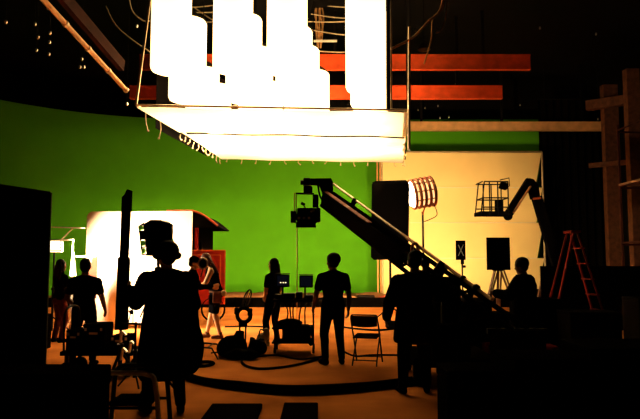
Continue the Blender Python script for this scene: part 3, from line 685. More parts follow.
def person(label, loc, face, H=1.75, build=1.0, lean=0, head_yaw=0, head_pitch=0, arms=None, feet=None, female=False,
           skin='skin', top='cloth_black', bottom='cloth_navy', shoe='rubber', hair='hair_dark', hairstyle='short', sleeve='short', leg='long',
           curl=.5, vox=.0115, coat=False, cap=None, jacket_bulk=0.0, head_scale=1.08, coat_z=.62):
    loc = Vector((loc[0], loc[1], 0)); root = thing('person', label, 'person', loc)
    root.rotation_euler = (0, 0, R(face)); s = H/1.75; S = Matrix.Scale(s, 4)
    LE = Matrix.Translation((0, 0, .93)) @ Matrix.Rotation(-R(lean), 4, 'X') @ Matrix.Translation((0, 0, -.93))
    HD = LE @ Matrix.Translation((0, 0, 1.5)) @ Matrix.Rotation(R(head_yaw), 4, 'Z') @ Matrix.Rotation(-R(head_pitch), 4, 'X') @ Matrix.Scale(head_scale, 4) @ Matrix.Translation((0, 0, -1.5))
    b = build; sh = (.165 if female else .19)*b**.5
    arms = arms or [((-.25, .05, -1), (-.05, .25, -1)), ((.25, .05, -1), (.05, .25, -1))]   # left, right: upper, fore directions
    feet = feet or [(-.12, .0, 10), (.12, .0, -10)]
    def torso(g, zmin=.82):
        rings = [(.84, .12, .09), (.90, .165 if not female else .175, .115), (.98, .155, .11), (1.08, .135 if not female else .118, .098), (1.2, .15 if not female else .135, .108), (1.31, .168 if not female else .15, .115), (1.38, .145 if not female else .125, .095), (1.435, .085, .07), (1.49, .058, .058)]
        mb = MB().loft([((0, -.005, z), rx*b+g, ry*b+g) for z, rx, ry in rings if z >= zmin]); return mb.xf(LE)
    def head():
        mb = MB()
        mb.ball((0, .005, 1.635), (.075, .094, .106), 18, 12); mb.ball((0, .035, 1.565), (.056, .060, .064), 16, 10)
        mb.ball((0, .078, 1.527), (.024, .022, .020)); mb.cap((0, .094, 1.635), (0, .112, 1.597), .009, .014); mb.ball((0, .094, 1.562), (.026, .012, .013))
        mb.ball((0, .083, 1.655), (.052, .018, .012))
        for q in (-1, 1): mb.ball((q*.076, -.003, 1.61), (.011, .024, .033)); mb.ball((q*.042, .068, 1.595), (.022, .022, .022))
        mb.cap((0, -.005, 1.44), (0, .0, 1.56), .056*b**.3, .052, 14)
        return mb.xf(HD)
    SHL = [LE @ Vector((q*sh, -.005, 1.375)) for q in (-1, 1)]
    EL = [SHL[i]+Vector(arms[i][0]).normalized()*.285 for i in (0, 1)]; WR = [EL[i]+Vector(arms[i][1]).normalized()*.25 for i in (0, 1)]
    HIP = [Vector((q*.088, 0, .90)) for q in (-1, 1)]; ANK = []; KN = []; FD = []
    for i, (fx, fy, fr) in enumerate(feet):
        a = Vector((fx, fy-.03, .085)); ANK.append(a); d = Vector((math.sin(R(-fr)), math.cos(R(-fr)), 0)); FD.append(d)
        m_ = HIP[i].lerp(a, .5); dist = (HIP[i]-a).length; bend = math.sqrt(max(0, .415**2-(dist/2)**2)); KN.append(m_+d*min(bend, .12))
    def armg(mb, g, upto, i):
        mb.cap(LE @ Vector(((-1, 1)[i]*.045, -.01, 1.455)), SHL[i], .040+g*.4, .056*b+g*.6)
        mb.cap(LE @ Vector(((-1, 1)[i]*sh*.5, 0, 1.34)), SHL[i], .07*b+g*.5, .056*b+g*.6)
        mb.cap(SHL[i], SHL[i].lerp(EL[i], min(1, upto*2)), .056*b+g, (.056-.014*min(1, upto*2))*b+g)
        if upto > .5: mb.cap(EL[i], EL[i].lerp(WR[i], upto*2-1), .042*b+g, (.042-.015*(upto*2-1))*b+g)
    def legg(mb, g, upto, i):
        mb.cap(HIP[i], HIP[i].lerp(KN[i], min(1, upto*2)), .088*b+g, (.088-.034*min(1, upto*2))*b+g)
        if upto > .5:
            e = KN[i].lerp(ANK[i], upto*2-1); mb.cap(KN[i], e, .054*b+g, (.054-.018*(upto*2-1))*b+g)
            back = KN[i].lerp(ANK[i], .3)-FD[i]*.018
            if upto > .7: mb.ball(back, (.046*b+g, .046*b+g, .11))
    def hand(mb, i):
        d, n_, w_ = frame(Vector(arms[i][1]), ((1, -1)[i], 0, .2)); q = WR[i]
        for k in range(4): mb.cap(q, q+d*.085+w_*(-.03+.02*k), .018, .0135, 8)
        for k in range(4):
            ln = (.062, .075, .07, .052)[k]; p0 = q+d*.088+w_*(-.031+.0205*k)
            d1 = (d*math.cos(curl*.8)+n_*math.sin(curl*.8)); d2 = (d*math.cos(curl*1.8)+n_*math.sin(curl*1.8))
            p1 = p0+d1*ln*.55; mb.cap(p0, p1, .0115, .0105, 8); mb.cap(p1, p1+d2*ln*.55, .0105, .0095, 8)
        sgn = -1; p0 = q+d*.03-w_*.028; p1 = p0+(d*.7-w_*.6+n_*.3).normalized()*.045; mb.cap(p0, p1, .0145, .012, 8); mb.cap(p1, p1+(d*.9-w_*.15+n_*.35).normalized()*.035, .012, .0105, 8)
    bd = MB(); T = torso(0); bd.v, bd.f, bd.sm = list(T.v), list(T.f), list(T.sm)
    hd = head(); bd.add(hd.v, hd.f, True)
    for i in (0, 1):
        armg(bd, 0, 1, i); hand(bd, i); legg(bd, 0, 1, i); bd.cap(ANK[i]-Vector((0,0,.03)), ANK[i]+FD[i]*.14-Vector((0,0,.045)), .036, .026)
    bd.xf(S); put(remesh(bd, vox, 2), 'body', skin, root)
    for q in (-1, 1):
        e = MB().ball((q*.031, .086, 1.633), (.013, .009, .009), 10, 6).xf(S @ HD); o = MB(); o.v = e.v; o.f = e.f; o.sm = e.sm
        me = bpy.data.meshes.new('eye'); me.from_pydata(o.v, [], o.f); put(me, 'eye', 'eye', root)
    # clothes
    g = .016+jacket_bulk; tp = torso(g, .9 if not coat else .82); sl = {'none': 0, 'short': .30, 'long': .97}[sleeve]
    if sl:
        for i in (0, 1): armg(tp, .014+jacket_bulk*.7, sl, i)
    if coat: 
        c_ = MB().loft([((0, -.01, coat_z), .18*b+g, .16*b+g), ((0, -.01, .66), .20*b+g, .155*b+g), ((0, -.01, .95), .175*b+g, .13*b+g), ((0, 0, 1.1), .15*b+g, .11*b+g)]); tp.add(c_.v, c_.f, True)
    tp.xf(S); put(remesh(tp, .014, 3), 'jacket' if coat or jacket_bulk > .02 else 'shirt', top, root)
    tr = MB().loft([((0, -.005, z), rx*b+.014, ry*b+.014) for z, rx, ry in ((.82, .12, .09), (.90, .168, .118), (.97, .158, .112), (1.0, .152, .108))])
    for i in (0, 1): legg(tr, .016, {'long': .97, 'shorts': .42}[leg], i)
    tr.xf(S); put(remesh(tr, .014, 3), 'trousers' if leg == 'long' else 'shorts', bottom, root)
    for i in (0, 1):
        sm = MB(); a = ANK[i]; d = FD[i]
        sm.cap(a-d*.035-Vector((0,0,.04)), a+d*.15-Vector((0,0,.048)), .043, .036); sm.cap(a-d*.03-Vector((0,0,.045)), a+Vector((0,0,.035)), .042, .043); sm.cap(a+d*.05-Vector((0,0,.04)), a+d*.12-Vector((0,0,.045)), .046, .042)
        sm.v = [Vector((v.x, v.y, max(v.z, .004))) for v in sm.v]; sm.xf(S); put(remesh(sm, .011, 2), 'shoe', shoe, root)
    hm = MB(); hm.ball((0, -.012, 1.655), (.084, .096, .100), 18, 12); hm.ball((0, -.04, 1.61), (.074, .066, .08), 16, 10)
    if hairstyle == 'long':
        for k in range(7):
            x = -.066+.022*k; hm.cap((x, -.055, 1.62), (x*1.35, -.075, 1.42), .034, .026); hm.cap((x*1.35, -.075, 1.42), (x*1.3, -.085, 1.30), .026, .012)
        for q in (-1, 1): hm.cap((q*.072, .0, 1.65), (q*.088, .0, 1.46), .026, .02)
    if hairstyle == 'bun': hm.ball((0, -.11, 1.69), .042)
    if hairstyle == 'full': hm.ball((0, -.02, 1.66), (.105, .11, .10), 18, 12)
    hm.xf(S @ HD); put(remesh(hm, .010, 1), 'hair', hair, root)
    if cap:
        cm = MB().ball((0, -.005, 1.672), (.092, .108, .082), 18, 10); cm.cap((-.05, .10, 1.68), (.05, .10, 1.68), .016); cm.cap((-.035, .14, 1.672), (.035, .14, 1.672), .012); cm.xf(S @ HD); put(remesh(cm, .010, 1), 'cap', cap, root)
    def world(p): return Matrix.Translation(loc) @ Matrix.Rotation(R(face), 4, 'Z') @ (S @ Vector(p))
    return root, world, dict(WR=WR, EL=EL, SH=SHL, HD=HD, S=S)
def at(px, D): return (P(px, 300, D).x, D)
# man standing by the folding chair
man, wm, jm = person('man in black short-sleeved shirt standing left of the folding chair', at(333, 9.75), 18, 1.69, 1.12, head_yaw=22,
    arms=[((-.30, .02, -1), (.0, .55, -.8)), ((.26, -.02, -1), (.05, .28, -1))], feet=[(-.14, 0, 14), (.13, -.02, -12)], sleeve='short', skin='darkskin', hairstyle='full')
# woman with tool belt
wo, ww_, jw = person('woman in black tank top and tool belt with bare legs, reaching left', at(216, 12.9), 100, 1.76, 1.10, lean=15, head_pitch=12, female=True,
    arms=[((-.25, .40, -.9), (-.05, .85, -.45)), ((.12, .40, -.9), (-.1, .9, -.35))], feet=[(-.12, -.06, 5), (.12, .20, -8)], sleeve='none', leg='shorts', bottom='cloth_navy', shoe='boot', hair='hair_brown', hairstyle='long')
bl = MB().tube([Matrix.Scale(1.72/1.75, 4) @ Vector((.19*math.cos(k*math.pi/12), .135*math.sin(k*math.pi/12)-.005, .97)) for k in range(24)], .022, 6, True)
def child_local(mb, name, m, root):
    me = bpy.data.meshes.new(name); me.from_pydata(mb.v, [], mb.f); return put(me, name, m, root)
child_local(bl, 'tool_belt', 'boot', wo)
child_local(MB().box((-.20, -.02, .84), (.07, .18, .22), bev=.02), 'belt_pouch', 'boot', wo)
child_local(MB().box((-.12, .12, .80), (.10, .06, .20), bev=.02), 'belt_pouch', 'cloth_black', wo)
child_local(MB().ball((-.16, -.15, .93), (.07, .06, .06)), 'cloth_bundle', 'cloth_pale', wo)
# crew member facing her
pc, wc, jc = person('crew member in black cap facing the woman with the tool belt', at(192.5, 12.2), -78, 1.66, 1.08, head_pitch=8, cap='cloth_black',
    arms=[((-.1, .5, -.8), (.15, .95, -.1)), ((.1, .5, -.8), (-.15, .95, .1))], sleeve='long')
p = P(203, 263.5, 12.1)
t = thing('round_lens', 'small round black-rimmed viewing glass held up beside the red wall', 'viewing glass', p-Vector((0,0,.1)))
MB().tube([p+Vector((.085*math.cos(k*math.pi/10), 0, .1*math.sin(k*math.pi/10))) for k in range(20)], .018, 6, True).build('rim', 'pipe', t)
MB().ball(p, (.075, .03, .09), 14, 8).build('glass', 'black', t); MB().cyl(p-Vector((0,0,.1)), p-Vector((.04,0,.26)), .012, n=6).build('handle', 'blackmetal', t)
# person at the monitors
pm, wmn, jmn = person('dark-haired person in black standing behind the left monitor of the cart', at(273.5, 11.9), 50, 1.62, 1.02, head_yaw=10, hairstyle='long', female=True, head_scale=1.08,
    arms=[((-.12, .1, -1), (.4, .5, -.5)), ((.2, .1, -1), (-.2, .7, -.4))], sleeve='short', bottom='cloth_navy', feet=[(-.18, .04, 20), (.1, 0, -8)], shoe='cloth_pale')
# man at left, back to camera
pl, wl, jl = person('man in black seen from behind before the white frame', at(84.5, 9.6), 8, 1.61, 1.12, skin='darkskin',
    arms=[((-.3, .1, -1), (.35, .75, -.55)), ((.28, .1, -1), (.1, .6, -.8))], sleeve='short', feet=[(-.16, 0, 15), (.16, 0, -15)])
# far left person
pf_, wf, jf = person('person in dark top and dark red trousers under the soft lamp', at(60, 12.3), -35, 1.60, 1.0, hairstyle='long', hair='hair_dark', skin='darkskin', female=True, bottom='cloth_red',
    arms=[((-.2, .3, -1), (.2, .9, -.1)), ((.35, .2, -1), (.1, .7, -.5))], sleeve='short')
# foreground lamp operator
po, wo_, jo = person('bulky foreground technician in black jacket operating the barn-door lamp', at(166, 6.7), 26, 1.76, 1.16, head_yaw=10, head_scale=1.16, hairstyle='full', coat=True, jacket_bulk=.035,
    arms=[((-.28, .5, -.8), (-.1, .85, .45)), ((.38, .15, -1), (-.1, .75, -.4))], sleeve='long', feet=[(-.17, .05, 15), (.15, -.08, -12)], coat_z=.36)
hp = MB()
for q in (-1, 1): hp.cap((q*.086, -.005, 1.62), (q*.104, -.005, 1.62), .042, .036)
hp.tube([Vector((.1*math.cos(k*math.pi/12), -.01, 1.64+.115*math.sin(k*math.pi/12))) for k in range(13)], .014, 6)
hp.xf(jo['S'] @ jo['HD']); child_local(hp, 'headphones', 'black', po)
# shoulder bag on the technician's right hip: a thing of its own
q = wo_((.27, -.06, .66)); t = thing('shoulder_bag', 'large rounded black bag slung on the foreground technician', 'bag', (q.x, q.y, q.z-.3))
rb = MB(); rb.ball(q, (.13, .18, .28), 16, 12); rb.ball(q+Vector((-.04, 0, .25)), (.12, .16, .18), 14, 10); put(remesh(rb, .02, 4), 'bag_body', 'cloth_black', t)
t.children[0].data.transform(Matrix.Translation(-t.location))
MB().tube(arc([q+Vector((0, -.15, .2)), wo_((.15, -.19, 1.2)), wo_((-.05, -.14, 1.47)), wo_((-.1, .1, 1.45))], 6), .02, 6).build('strap', 'cloth_black', t)
# crane operator
pk, wk, jk = person('crane operator in black seen from behind under the crane arm', at(415, 7.65), 4, 1.70, 1.25, head_yaw=-12, coat=True, jacket_bulk=.02, skin='darkskin',
    arms=[((-.40, .15, -1), (-.05, .6, -.8)), ((.5, .5, -.5), (.2, .9, .2))], sleeve='long', feet=[(-.17, 0, 12), (.14, .06, -12)])
# crew behind the counterweights
px_, wx, jx = person('crew member in black standing behind the crane counterweights', at(524, 9.6), 50, 1.62, 1.25, head_pitch=12, hairstyle='full', coat=True, jacket_bulk=.04, skin='darkskin', sleeve='long',
    arms=[((-.5, .4, -.8), (.2, .9, .1)), ((.5, .3, -.9), (-.2, .9, .0))])

# ================================================================== foreground film lamp
D = 7.0
c = P(154.5, 239, D)
t = thing('barn_door_lamp', 'black film lamp with open barn doors and green gel scraps, foreground', 'film lamp', (c.x, D, 0))
rz = Matrix.Rotation(.12, 3, 'Y')
MB().prism([P(146.5, 256, D), P(143, 224, D), P(148.5, 221, D), P(162.5, 220.5, D), P(166.5, 223.5, D), P(166, 250, D), P(163, 256, D)], (0, .32, 0)).build('housing', 'black', t)
bdr = MB()
for q in ([(141.3, 254), (138, 226), (139.6, 225), (142.7, 254)], [(139, 231), (146, 230), (146, 239.5), (140, 240)], [(138.2, 226), (143.5, 222.6), (144.5, 224.5), (138.3, 227)], [(141, 255), (141, 253.5), (147, 254), (147, 256)], [(140.5, 246.8), (146.5, 246.2), (146.5, 247.6), (140.7, 248)]):
    bdr.prism([P(x, y, D-.02) for x, y in q], (0, .02, 0))
bdr.build('barn_door', 'blackmetal', t)
MB().prism([P(165.5, 246, D-.02), P(166, 224, D-.02), P(170.6, 224, D-.02), P(172.8, 242, D-.02)], (0, .02, 0)).build('barn_door', 'blackmetal', t)
MB().prism([P(148.5, 221.5, D-.1), P(150, 219.8, D-.1), P(161, 219.8, D-.1), P(163, 221.5, D-.1)], (0, .3, 0)).build('top_vent', 'blackmetal', t)
for x, y, w_, h_ in ((141.6, 228, 4.6, 5), (143.2, 243.3, 5.6, 6.4), (143.8, 250.8, 4.6, 6), (172.6, 241, 2.5, 4)):
    q = P(x, y, D-.028); s_ = D/F
    MB().prism([q+Vector((-w_*s_/2, 0, -h_*s_/2)), q+Vector((w_*s_*.3, 0, -h_*s_*.4)), q+Vector((w_*s_/2, -.01, 0)), q+Vector((w_*s_*.2, 0, h_*s_/2)), q+Vector((-w_*s_*.4, -.01, h_*s_*.4))], (0, .008, 0)).build('gel_scrap', 'gelfilm', t)
q = P(155, 257, D); stand(t, (q.x, D+.15, 0), (q.x, D+.15, q.z), .018, .3, rot=.4)
MB().box((q.x, D+.15, q.z-.16), (.07, .07, .1), bev=.012).build('collar_knob', 'blackmetal', t); MB().box((q.x-.08, D+.15, q.z-.38), (.1, .08, .12), bev=.015).build('clamp', 'blackmetal', t)
MB().cyl((q.x-.08, D+.15, q.z-.4), (q.x-.18, D+.1, q.z-.68), .01, n=6).build('hanging_strap', 'rubber', t)

# ================================================================== monitor village
D = 11.1
cx = P(293, 300, D).x; xl = P(276, 300, D).x; xr = P(313.5, 300, D).x
t = thing('monitor_cart', 'black wheeled equipment cart carrying video gear and cables', 'equipment cart', (cx, D, 0))
zt_ = P(290, 300, D).z; zm_ = P(290, 327, D).z; zb_ = .18
for x in (xl, xr):
    for y_ in (D-.24, D+.24):
        MB().cyl((x, y_, .09), (x, y_, zt_), .014, n=6).build('post', 'blackmetal', t); MB().cyl((x-.02, y_, .05), (x+.02, y_, .05), .05, n=12).build('castor', 'rubber', t)
for z in (zt_, zm_, zb_): MB().box((cx, D, z), (xr-xl+.04, .52, .03), bev=.006).build('shelf', 'black', t)
for k in range(6):
    xx = xl+.06+k*(xr-xl-.12)/5; MB().tube(arc([(xx, D-.27, zt_), (xx+random.uniform(-.08, .08), D-.30, zt_-random.uniform(.1, .25)), (xx+random.uniform(-.1, .1), D-.28, zm_)], 4), .012, 6).build('cable', 'rubber', t)
MB().tube([Vector((xr-.04+.03*math.cos(j*math.pi/10), D-.30+.02*math.sin(j*math.pi/5), (zm_+zb_)/2+.14*math.sin(j*math.pi/10))) for j in range(20)], .03, 6, True).build('cable_loop', 'rubber', t)
for k, (x, z, w_, h_) in enumerate(((279, zt_, .16, .08), (289, zt_, .20, .10), (299, zt_, .12, .12), (308.5, zt_, .16, .07))):
    solo(MB().box((P(x, 300, D).x, D+.14, z+.015+h_/2), (w_, .2, h_), bev=.01), 'video_unit', 'blackmetal', ['low black video unit at the left end of the cart top', 'wide black video unit in the middle of the cart top', 'tall small black video unit under the right monitor', 'flat black video unit at the right end of the cart top'][k], 'video unit', 'video units on the cart')
q = Vector((cx-.05, D, zm_+.015)); bg = MB().ball(q+Vector((0,0,.06)), (.22, .16, .075), 16, 8); bg.v = [Vector((v.x, v.y, max(v.z, q.z))) for v in bg.v]; solo(bg, 'kit_bag', 'cloth_black', 'slumped black kit bag on the cart middle shelf', 'bag')
solo(MB().box((cx+.05, D, zb_+.15), (.46, .36, .26), bev=.02), 'recorder_case', 'black', 'boxy black recorder case on the cart bottom shelf', 'case')
def monitor(px0, px1, py0, py1, D, yaw, label):
    a = P(px0, py1, D); b = P(px1, py0, D); c = (a+b)/2; Rz = Matrix.Rotation(yaw, 3, 'Z')
    t = thing('monitor', label, 'monitor', (c.x, D, zt_+.015), 'monitors above the cart')
    sc_ = MB().box(c, (b.x-a.x, .12, b.z-a.z), Rz, .012).build('case', 'black', t)
    MB().box(c+Rz @ Vector((0, -.062, .005)), (b.x-a.x-.04, .006, b.z-a.z-.04), Rz).build('screen', 'screen', t)
    MB().box(c+Rz @ Vector((0, -.02, (b.z-a.z)/2+.015)), (b.x-a.x+.01, .14, .015), Rz).build('sun_hood', 'blackmetal', t)
    return t, c, Rz
t, c, Rz = monitor(276, 289.5, 274.5, 287, D, .1, 'small monitor with a row of lit buttons beside the dark-haired person')
for k in range(6): MB().box(c+Rz @ Vector((-.06+.022*k, -.066, -.03)), (.012, .006, .014), Rz).build('button', M['softglow'] if k % 2 else M['redtrim'], t)
MB().cyl((c.x, D, zt_+.016), (c.x, D, c.z-.08), .016, n=8).build('neck', 'blackmetal', t)
t, c, Rz = monitor(299.5, 313, 275.5, 287.5, D, -.05, 'small monitor with a plain dark screen, nearer the standing man')
MB().cyl((c.x-.02, D, zt_+.016), (c.x-.02, D, c.z-.08), .016, n=8).build('neck', 'blackmetal', t)
# pale cloth bag left of cart
q = G(261, 349); t = thing('pale_bag', 'pale crumpled cloth bag on the floor left of the cart', 'bag', (q.x, q.y, 0))
bm_ = MB(); bm_.ball(q+Vector((0, 0, .14)), (.10, .10, .15), 12, 8); bm_.ball(q+Vector((.09, .04, .26)), (.07, .07, .12), 12, 8); bm_.ball(q+Vector((-.07, -.03, .06)), (.07, .08, .06), 12, 8)
bm_.v = [Vector((v.x, v.y, max(v.z, .0))) for v in bm_.v]; put(remesh(bm_, .015, 2), 'bag_body', 'cloth_pale', t); t.children[0].data.transform(Matrix.Translation(-t.location))
MB().tube(arc([q+Vector((-.03, -.1, .25)), q+Vector((.0, -.13, .36)), q+Vector((.06, -.1, .34))], 4), .012, 6).build('handle', 'black', t)

# ---- small stand with coiled cable and mesh paddle
D = 11.0; b0 = G(242, 350)
t = thing('gear_stand', 'short two-legged stand holding a coiled cable ring and wire hoop', 'stand', (P(243, 300, D).x, D, 0))
for px in (239.6, 245.6): MB().cyl((P(px, 300, D).x, D, .0), P(px+.2, 326, D), .016, n=8).build('leg', 'blackmetal', t)
c = P(244, 315, D)
for k in range(4):
    ro = .105+.014*random.random(); MB().tube([c+Vector((ro*math.cos(j*math.pi/10)*1.05, .03*(k-1.5), ro*math.sin(j*math.pi/10)*1.1)) for j in range(20)], .03, 6, True).build('cable_coil', 'rubber', t)
MB().box(P(236.5, 311, D), (.07, .1, .12), bev=.02).build('clamp', 'black', t); MB().box(P(250, 312, D), (.08, .1, .13), bev=.02).build('clamp', 'black', t); MB().box(P(243, 324, D), (.15, .08, .1), bev=.02).build('base_block', 'black', t)
c = P(247, 298.5, D); rot = Matrix.Rotation(.35, 3, 'Y')
MB().tube([c+rot @ Vector((.055*math.cos(j*math.pi/12), 0, .16*math.sin(j*math.pi/12))) for j in range(24)], .013, 6, True).build('hoop', 'blackmetal', t)
for k in (-.02, .015): MB().cyl(c+rot @ Vector((k, 0, -.14)), c+rot @ Vector((k, 0, .14)), .007, n=5).build('hoop_wire', 'blackmetal', t)
def sack(px, D, rx, ry, rz, label, name='sandbag', m='cloth_black'):
    q = P(px, 300, D); b_ = MB()
    b_.ball((q.x, D, rz*.75), (rx, ry, rz), 14, 8); b_.ball((q.x+rx*.35, D-.03, rz*.9), (rx*.6, ry*.8, rz*.8), 12, 8); b_.ball((q.x-rx*.5, D, rz*.6), (rx*.55, ry*.8, rz*.7), 12, 8)
    for k in range(9):
        an = random.uniform(0, 6.28); rr_ = random.uniform(.2, .75); hz = rz*random.uniform(.6, 1.8)
        b_.box((q.x+rx*rr_*math.cos(an), D+ry*rr_*math.sin(an), hz*.6), (rx*.38, ry*.5, hz*1.1), Matrix.Rotation(an, 3, 'Z') @ Matrix.Rotation(random.uniform(-.5, .5), 3, 'X'))
    b_.v = [Vector((v.x, v.y, max(v.z, 0))) for v in b_.v]
    o = put(remesh(b_, .02, 2), name, m, thing('tmpx', 'x', 'x', (0, 0, 0))); r_ = o.parent; o.parent = None; bpy.data.objects.remove(r_)
    o.data.transform(Matrix.Translation((-q.x, -D, 0))); o.location = (q.x, D, 0); return tag(o, label, 'sandbag' if name == 'sandbag' else 'bag', 'black bags below the gear stand')
sack(233, 10.55, .26, .2, .20, 'largest slumped black sandbag in front of the gear stand')
sack(258, 10.75, .17, .16, .14, 'smaller rounded black sandbag right of the gear stand')
sack(243, 10.25, .30, .14, .09, 'flat black sandbag lying frontmost below the gear stand')

# ================================================================== folding chair
D = 9.75
cx = P(366.5, 300, D).x
t = thing('folding_chair', 'dark metal folding chair standing alone right of the standing man', 'chair', (cx, D, 0))
yaw = -.25; Rz = Matrix.Rotation(yaw, 3, 'Z'); o0 = Vector((cx, D, 0))
def L(x, y, z): return o0+Rz @ Vector((x, y, z))
hw = .205; zt_c = .77
# seen from behind: back nearest the camera
bk = MB().sheet(L(-hw+.01, -.20, .60), L(hw-.01, -.20, .60), L(hw-.01, -.225, .755), L(-hw+.01, -.225, .755), 10, 4, lambda u, v: Rz @ Vector((0, -.03*math.sin(math.pi*u), -.015*math.sin(math.pi*u)*(1-v))), .014); bk.build('backrest', 'blackmetal', t)
for q in (-1, 1):
    MB().tube(arc([L(q*hw*.92, -.23, zt_c), L(q*hw, -.21, .70), L(q*hw, .0, .40), L(q*hw, .24, .01)], 5), .012, 8).build('front_leg', 'blackmetal', t)
    MB().tube([L(q*(hw-.025), .16, .43), L(q*(hw-.025), -.02, .25), L(q*(hw-.02), -.22, .01)], .012, 8).build('rear_leg', 'blackmetal', t)
MB().tube([L(-hw*.92, -.23, zt_c), L(hw*.92, -.23, zt_c)], .012, 8).build('top_rail', 'blackmetal', t)
MB().sheet(L(-hw+.02, -.18, .42), L(hw-.02, -.18, .42), L(hw-.02, .2, .44), L(-hw+.02, .2, .44), 8, 8, lambda u, v: Vector((0, 0, -.012*math.sin(math.pi*u)*math.sin(math.pi*v))), .022).build('seat', 'duvetyne', t)
MB().cyl(L(-hw, .19, .09), L(hw, .19, .09), .009, n=6).build('crossbar', 'blackmetal', t); MB().cyl(L(-hw+.02, -.16, .08), L(hw-.02, -.16, .08), .009, n=6).build('crossbar', 'blackmetal', t)

# ================================================================== foreground left clutter
# chrome framed stool
D = 5.9
q = G(132, 400); q = Vector((P(135, 300, D).x, D, 0))
t = thing('chrome_stool', 'low seat frame with a bent chrome tube at lower left', 'stool', q)
z1 = P(135, 373, D).z
xa, xb = P(106, 300, D).x, P(160, 300, D).x
for y_, m_ in ((D, 'white'), (D+.42, 'blackmetal')):
    MB().tube(arc([(xa-.06, y_, 0), (xa-.03, y_, z1*.8), (xa+.0, y_, z1*.95), (xa+.06, y_, z1), (xa+.16, y_, z1), (xb-.18, y_, z1), (xb-.10, y_, z1*.97), (xb-.03, y_, z1*.84), (xb+.02, y_, 0)], 6), .024, 8).build('tube_frame', m_, t)
    MB().cyl((xa-.03, y_, z1*.42), (xb-.02, y_, z1*.42), .014, n=8).build('side_rail', 'blackmetal', t)
MB().box(((xa+xb)/2-.02, D+.21, z1*.42+.03), (xb-xa-.12, .36, .05), bev=.015).build('seat', 'cloth_black', t)
# cart with clutter behind it
D = 8.95; x0, x1 = P(70, 300, D).x, P(140, 300, D).x
t = thing('grip_cart', 'low dark grip cart loaded with hardware at lower left', 'cart', ((x0+x1)/2, D, 0))
MB().box(((x0+x1)/2, D, .32), (x1-x0, .6, .06), bev=.01).build('deck', 'black', t)
for x in (x0+.08, x1-.08):
    for y_ in (D-.24, D+.24): MB().cyl((x, y_-.03, .1), (x, y_+.03, .1), .1, n=16).build('wheel', 'rubber', t); MB().box((x, y_, .23), (.05, .05, .14)).build('fork', 'blackmetal', t)
for x in (x0+.04,):
    MB().tube(arc([(x, D-.26, .34), (x, D-.26, .85), (x, D, .95), (x, D+.26, .85), (x, D+.26, .34)], 5), .016, 8).build('push_handle', 'blackmetal', t)
names = ['black equipment case standing on the grip cart, tallest', 'black equipment case lying on the grip cart, nearest the lamp', 'low black box on the left end of the grip cart']
for k, (x, w_, h_) in enumerate(((.42, .3, .36), (.78, .26, .2), (.14, .2, .28))):
    tt = thing('equipment_case', names[k], 'case', (x0+(x1-x0)*x, D, .35), 'cases on the grip cart'); c = Vector((x0+(x1-x0)*x, D, .35+h_/2))
    MB().box(c, (w_, .4, h_), bev=.015).build('shell', 'black', tt); MB().box(c+Vector((0, -.205, h_*.15)), (w_*.4, .015, .03), bev=.004).build('handle', 'chrome', tt); 
    for s_ in (-1, 1): MB().box(c+Vector((s_*w_*.36, -.203, h_*.3)), (.03, .012, .04), bev=.003).build('latch', 'chrome', tt)
# c-stand with arm knob
D = 8.4
D = 8.0
t = thing('grip_stand', 'grip stand with short arm and round knob beside the narrow cutter', 'stand', (P(136, 300, D).x, D, 0))
p = Vector((P(136, 300, D).x, D, 0)); stand(t, p, P(136, 322, D), .016, .2, rot=1.1, legz=.25)
MB().cyl(P(122, 310, D), P(132, 311.5, D), .010, n=6).build('grip_arm', 'blackmetal', t); MB().ball(P(131.5, 312, D), .03, 10, 8).build('knob', 'black', t)
MB().cyl(P(131, 312, D), P(128, 324, D), .008, n=6).build('link', 'blackmetal', t); MB().cyl(P(133, 312, D), P(133, 324, D), .008, n=6).build('link', 'blackmetal', t); MB().cyl(P(122, 323, D), P(141, 324, D), .014, n=6).build('grip_arm', 'blackmetal', t)
for k, (px, py) in enumerate(((120, 331), (129, 341), (121, 348))):
    q = P(px, py, 8.1); solo(MB().bar(P(px, py+12, 8.1), P(px+2, py, 8.1), .06, .02, bev=.004).bar(P(px+2, py, 8.1), P(px+6, py+4, 8.1), .05, .02), 'spring_clamp', 'chrome', ['bright metal clamp lying on the grip cart, uppermost', 'bright metal clamp lying on the grip cart, middle right', 'bright metal clamp lying on the grip cart, lowest'][k], 'clamp', 'metal clamps on the grip cart')
# tubular stand right of the technician
D = 10.2
t = thing('tubular_trestle', 'low tubular trestle leg poking out right of the foreground technician', 'trestle', (P(200, 300, D).x, D, 0))
zz = P(205, 348, D).z
for dy in (0, .5): MB().tube(arc([(P(182, 300, D).x, D+dy, 0), (P(188, 300, D).x, D+dy, zz), (P(210, 300, D).x, D+dy, zz), (P(213.5, 300, D).x, D+dy, zz*.8), (P(219, 300, D).x, D+dy, 0)], 5), .014, 8).build('bent_tube', 'blackmetal', t)
for px in (190, 208): MB().cyl((P(px, 300, D).x, D, zz), (P(px, 300, D).x, D+.5, zz), .012, n=6).build('cross_tube', 'blackmetal', t)
MB().cyl(P(211, 353, D), P(219, 352, D), .014, n=6).build('peg', 'blackmetal', t)

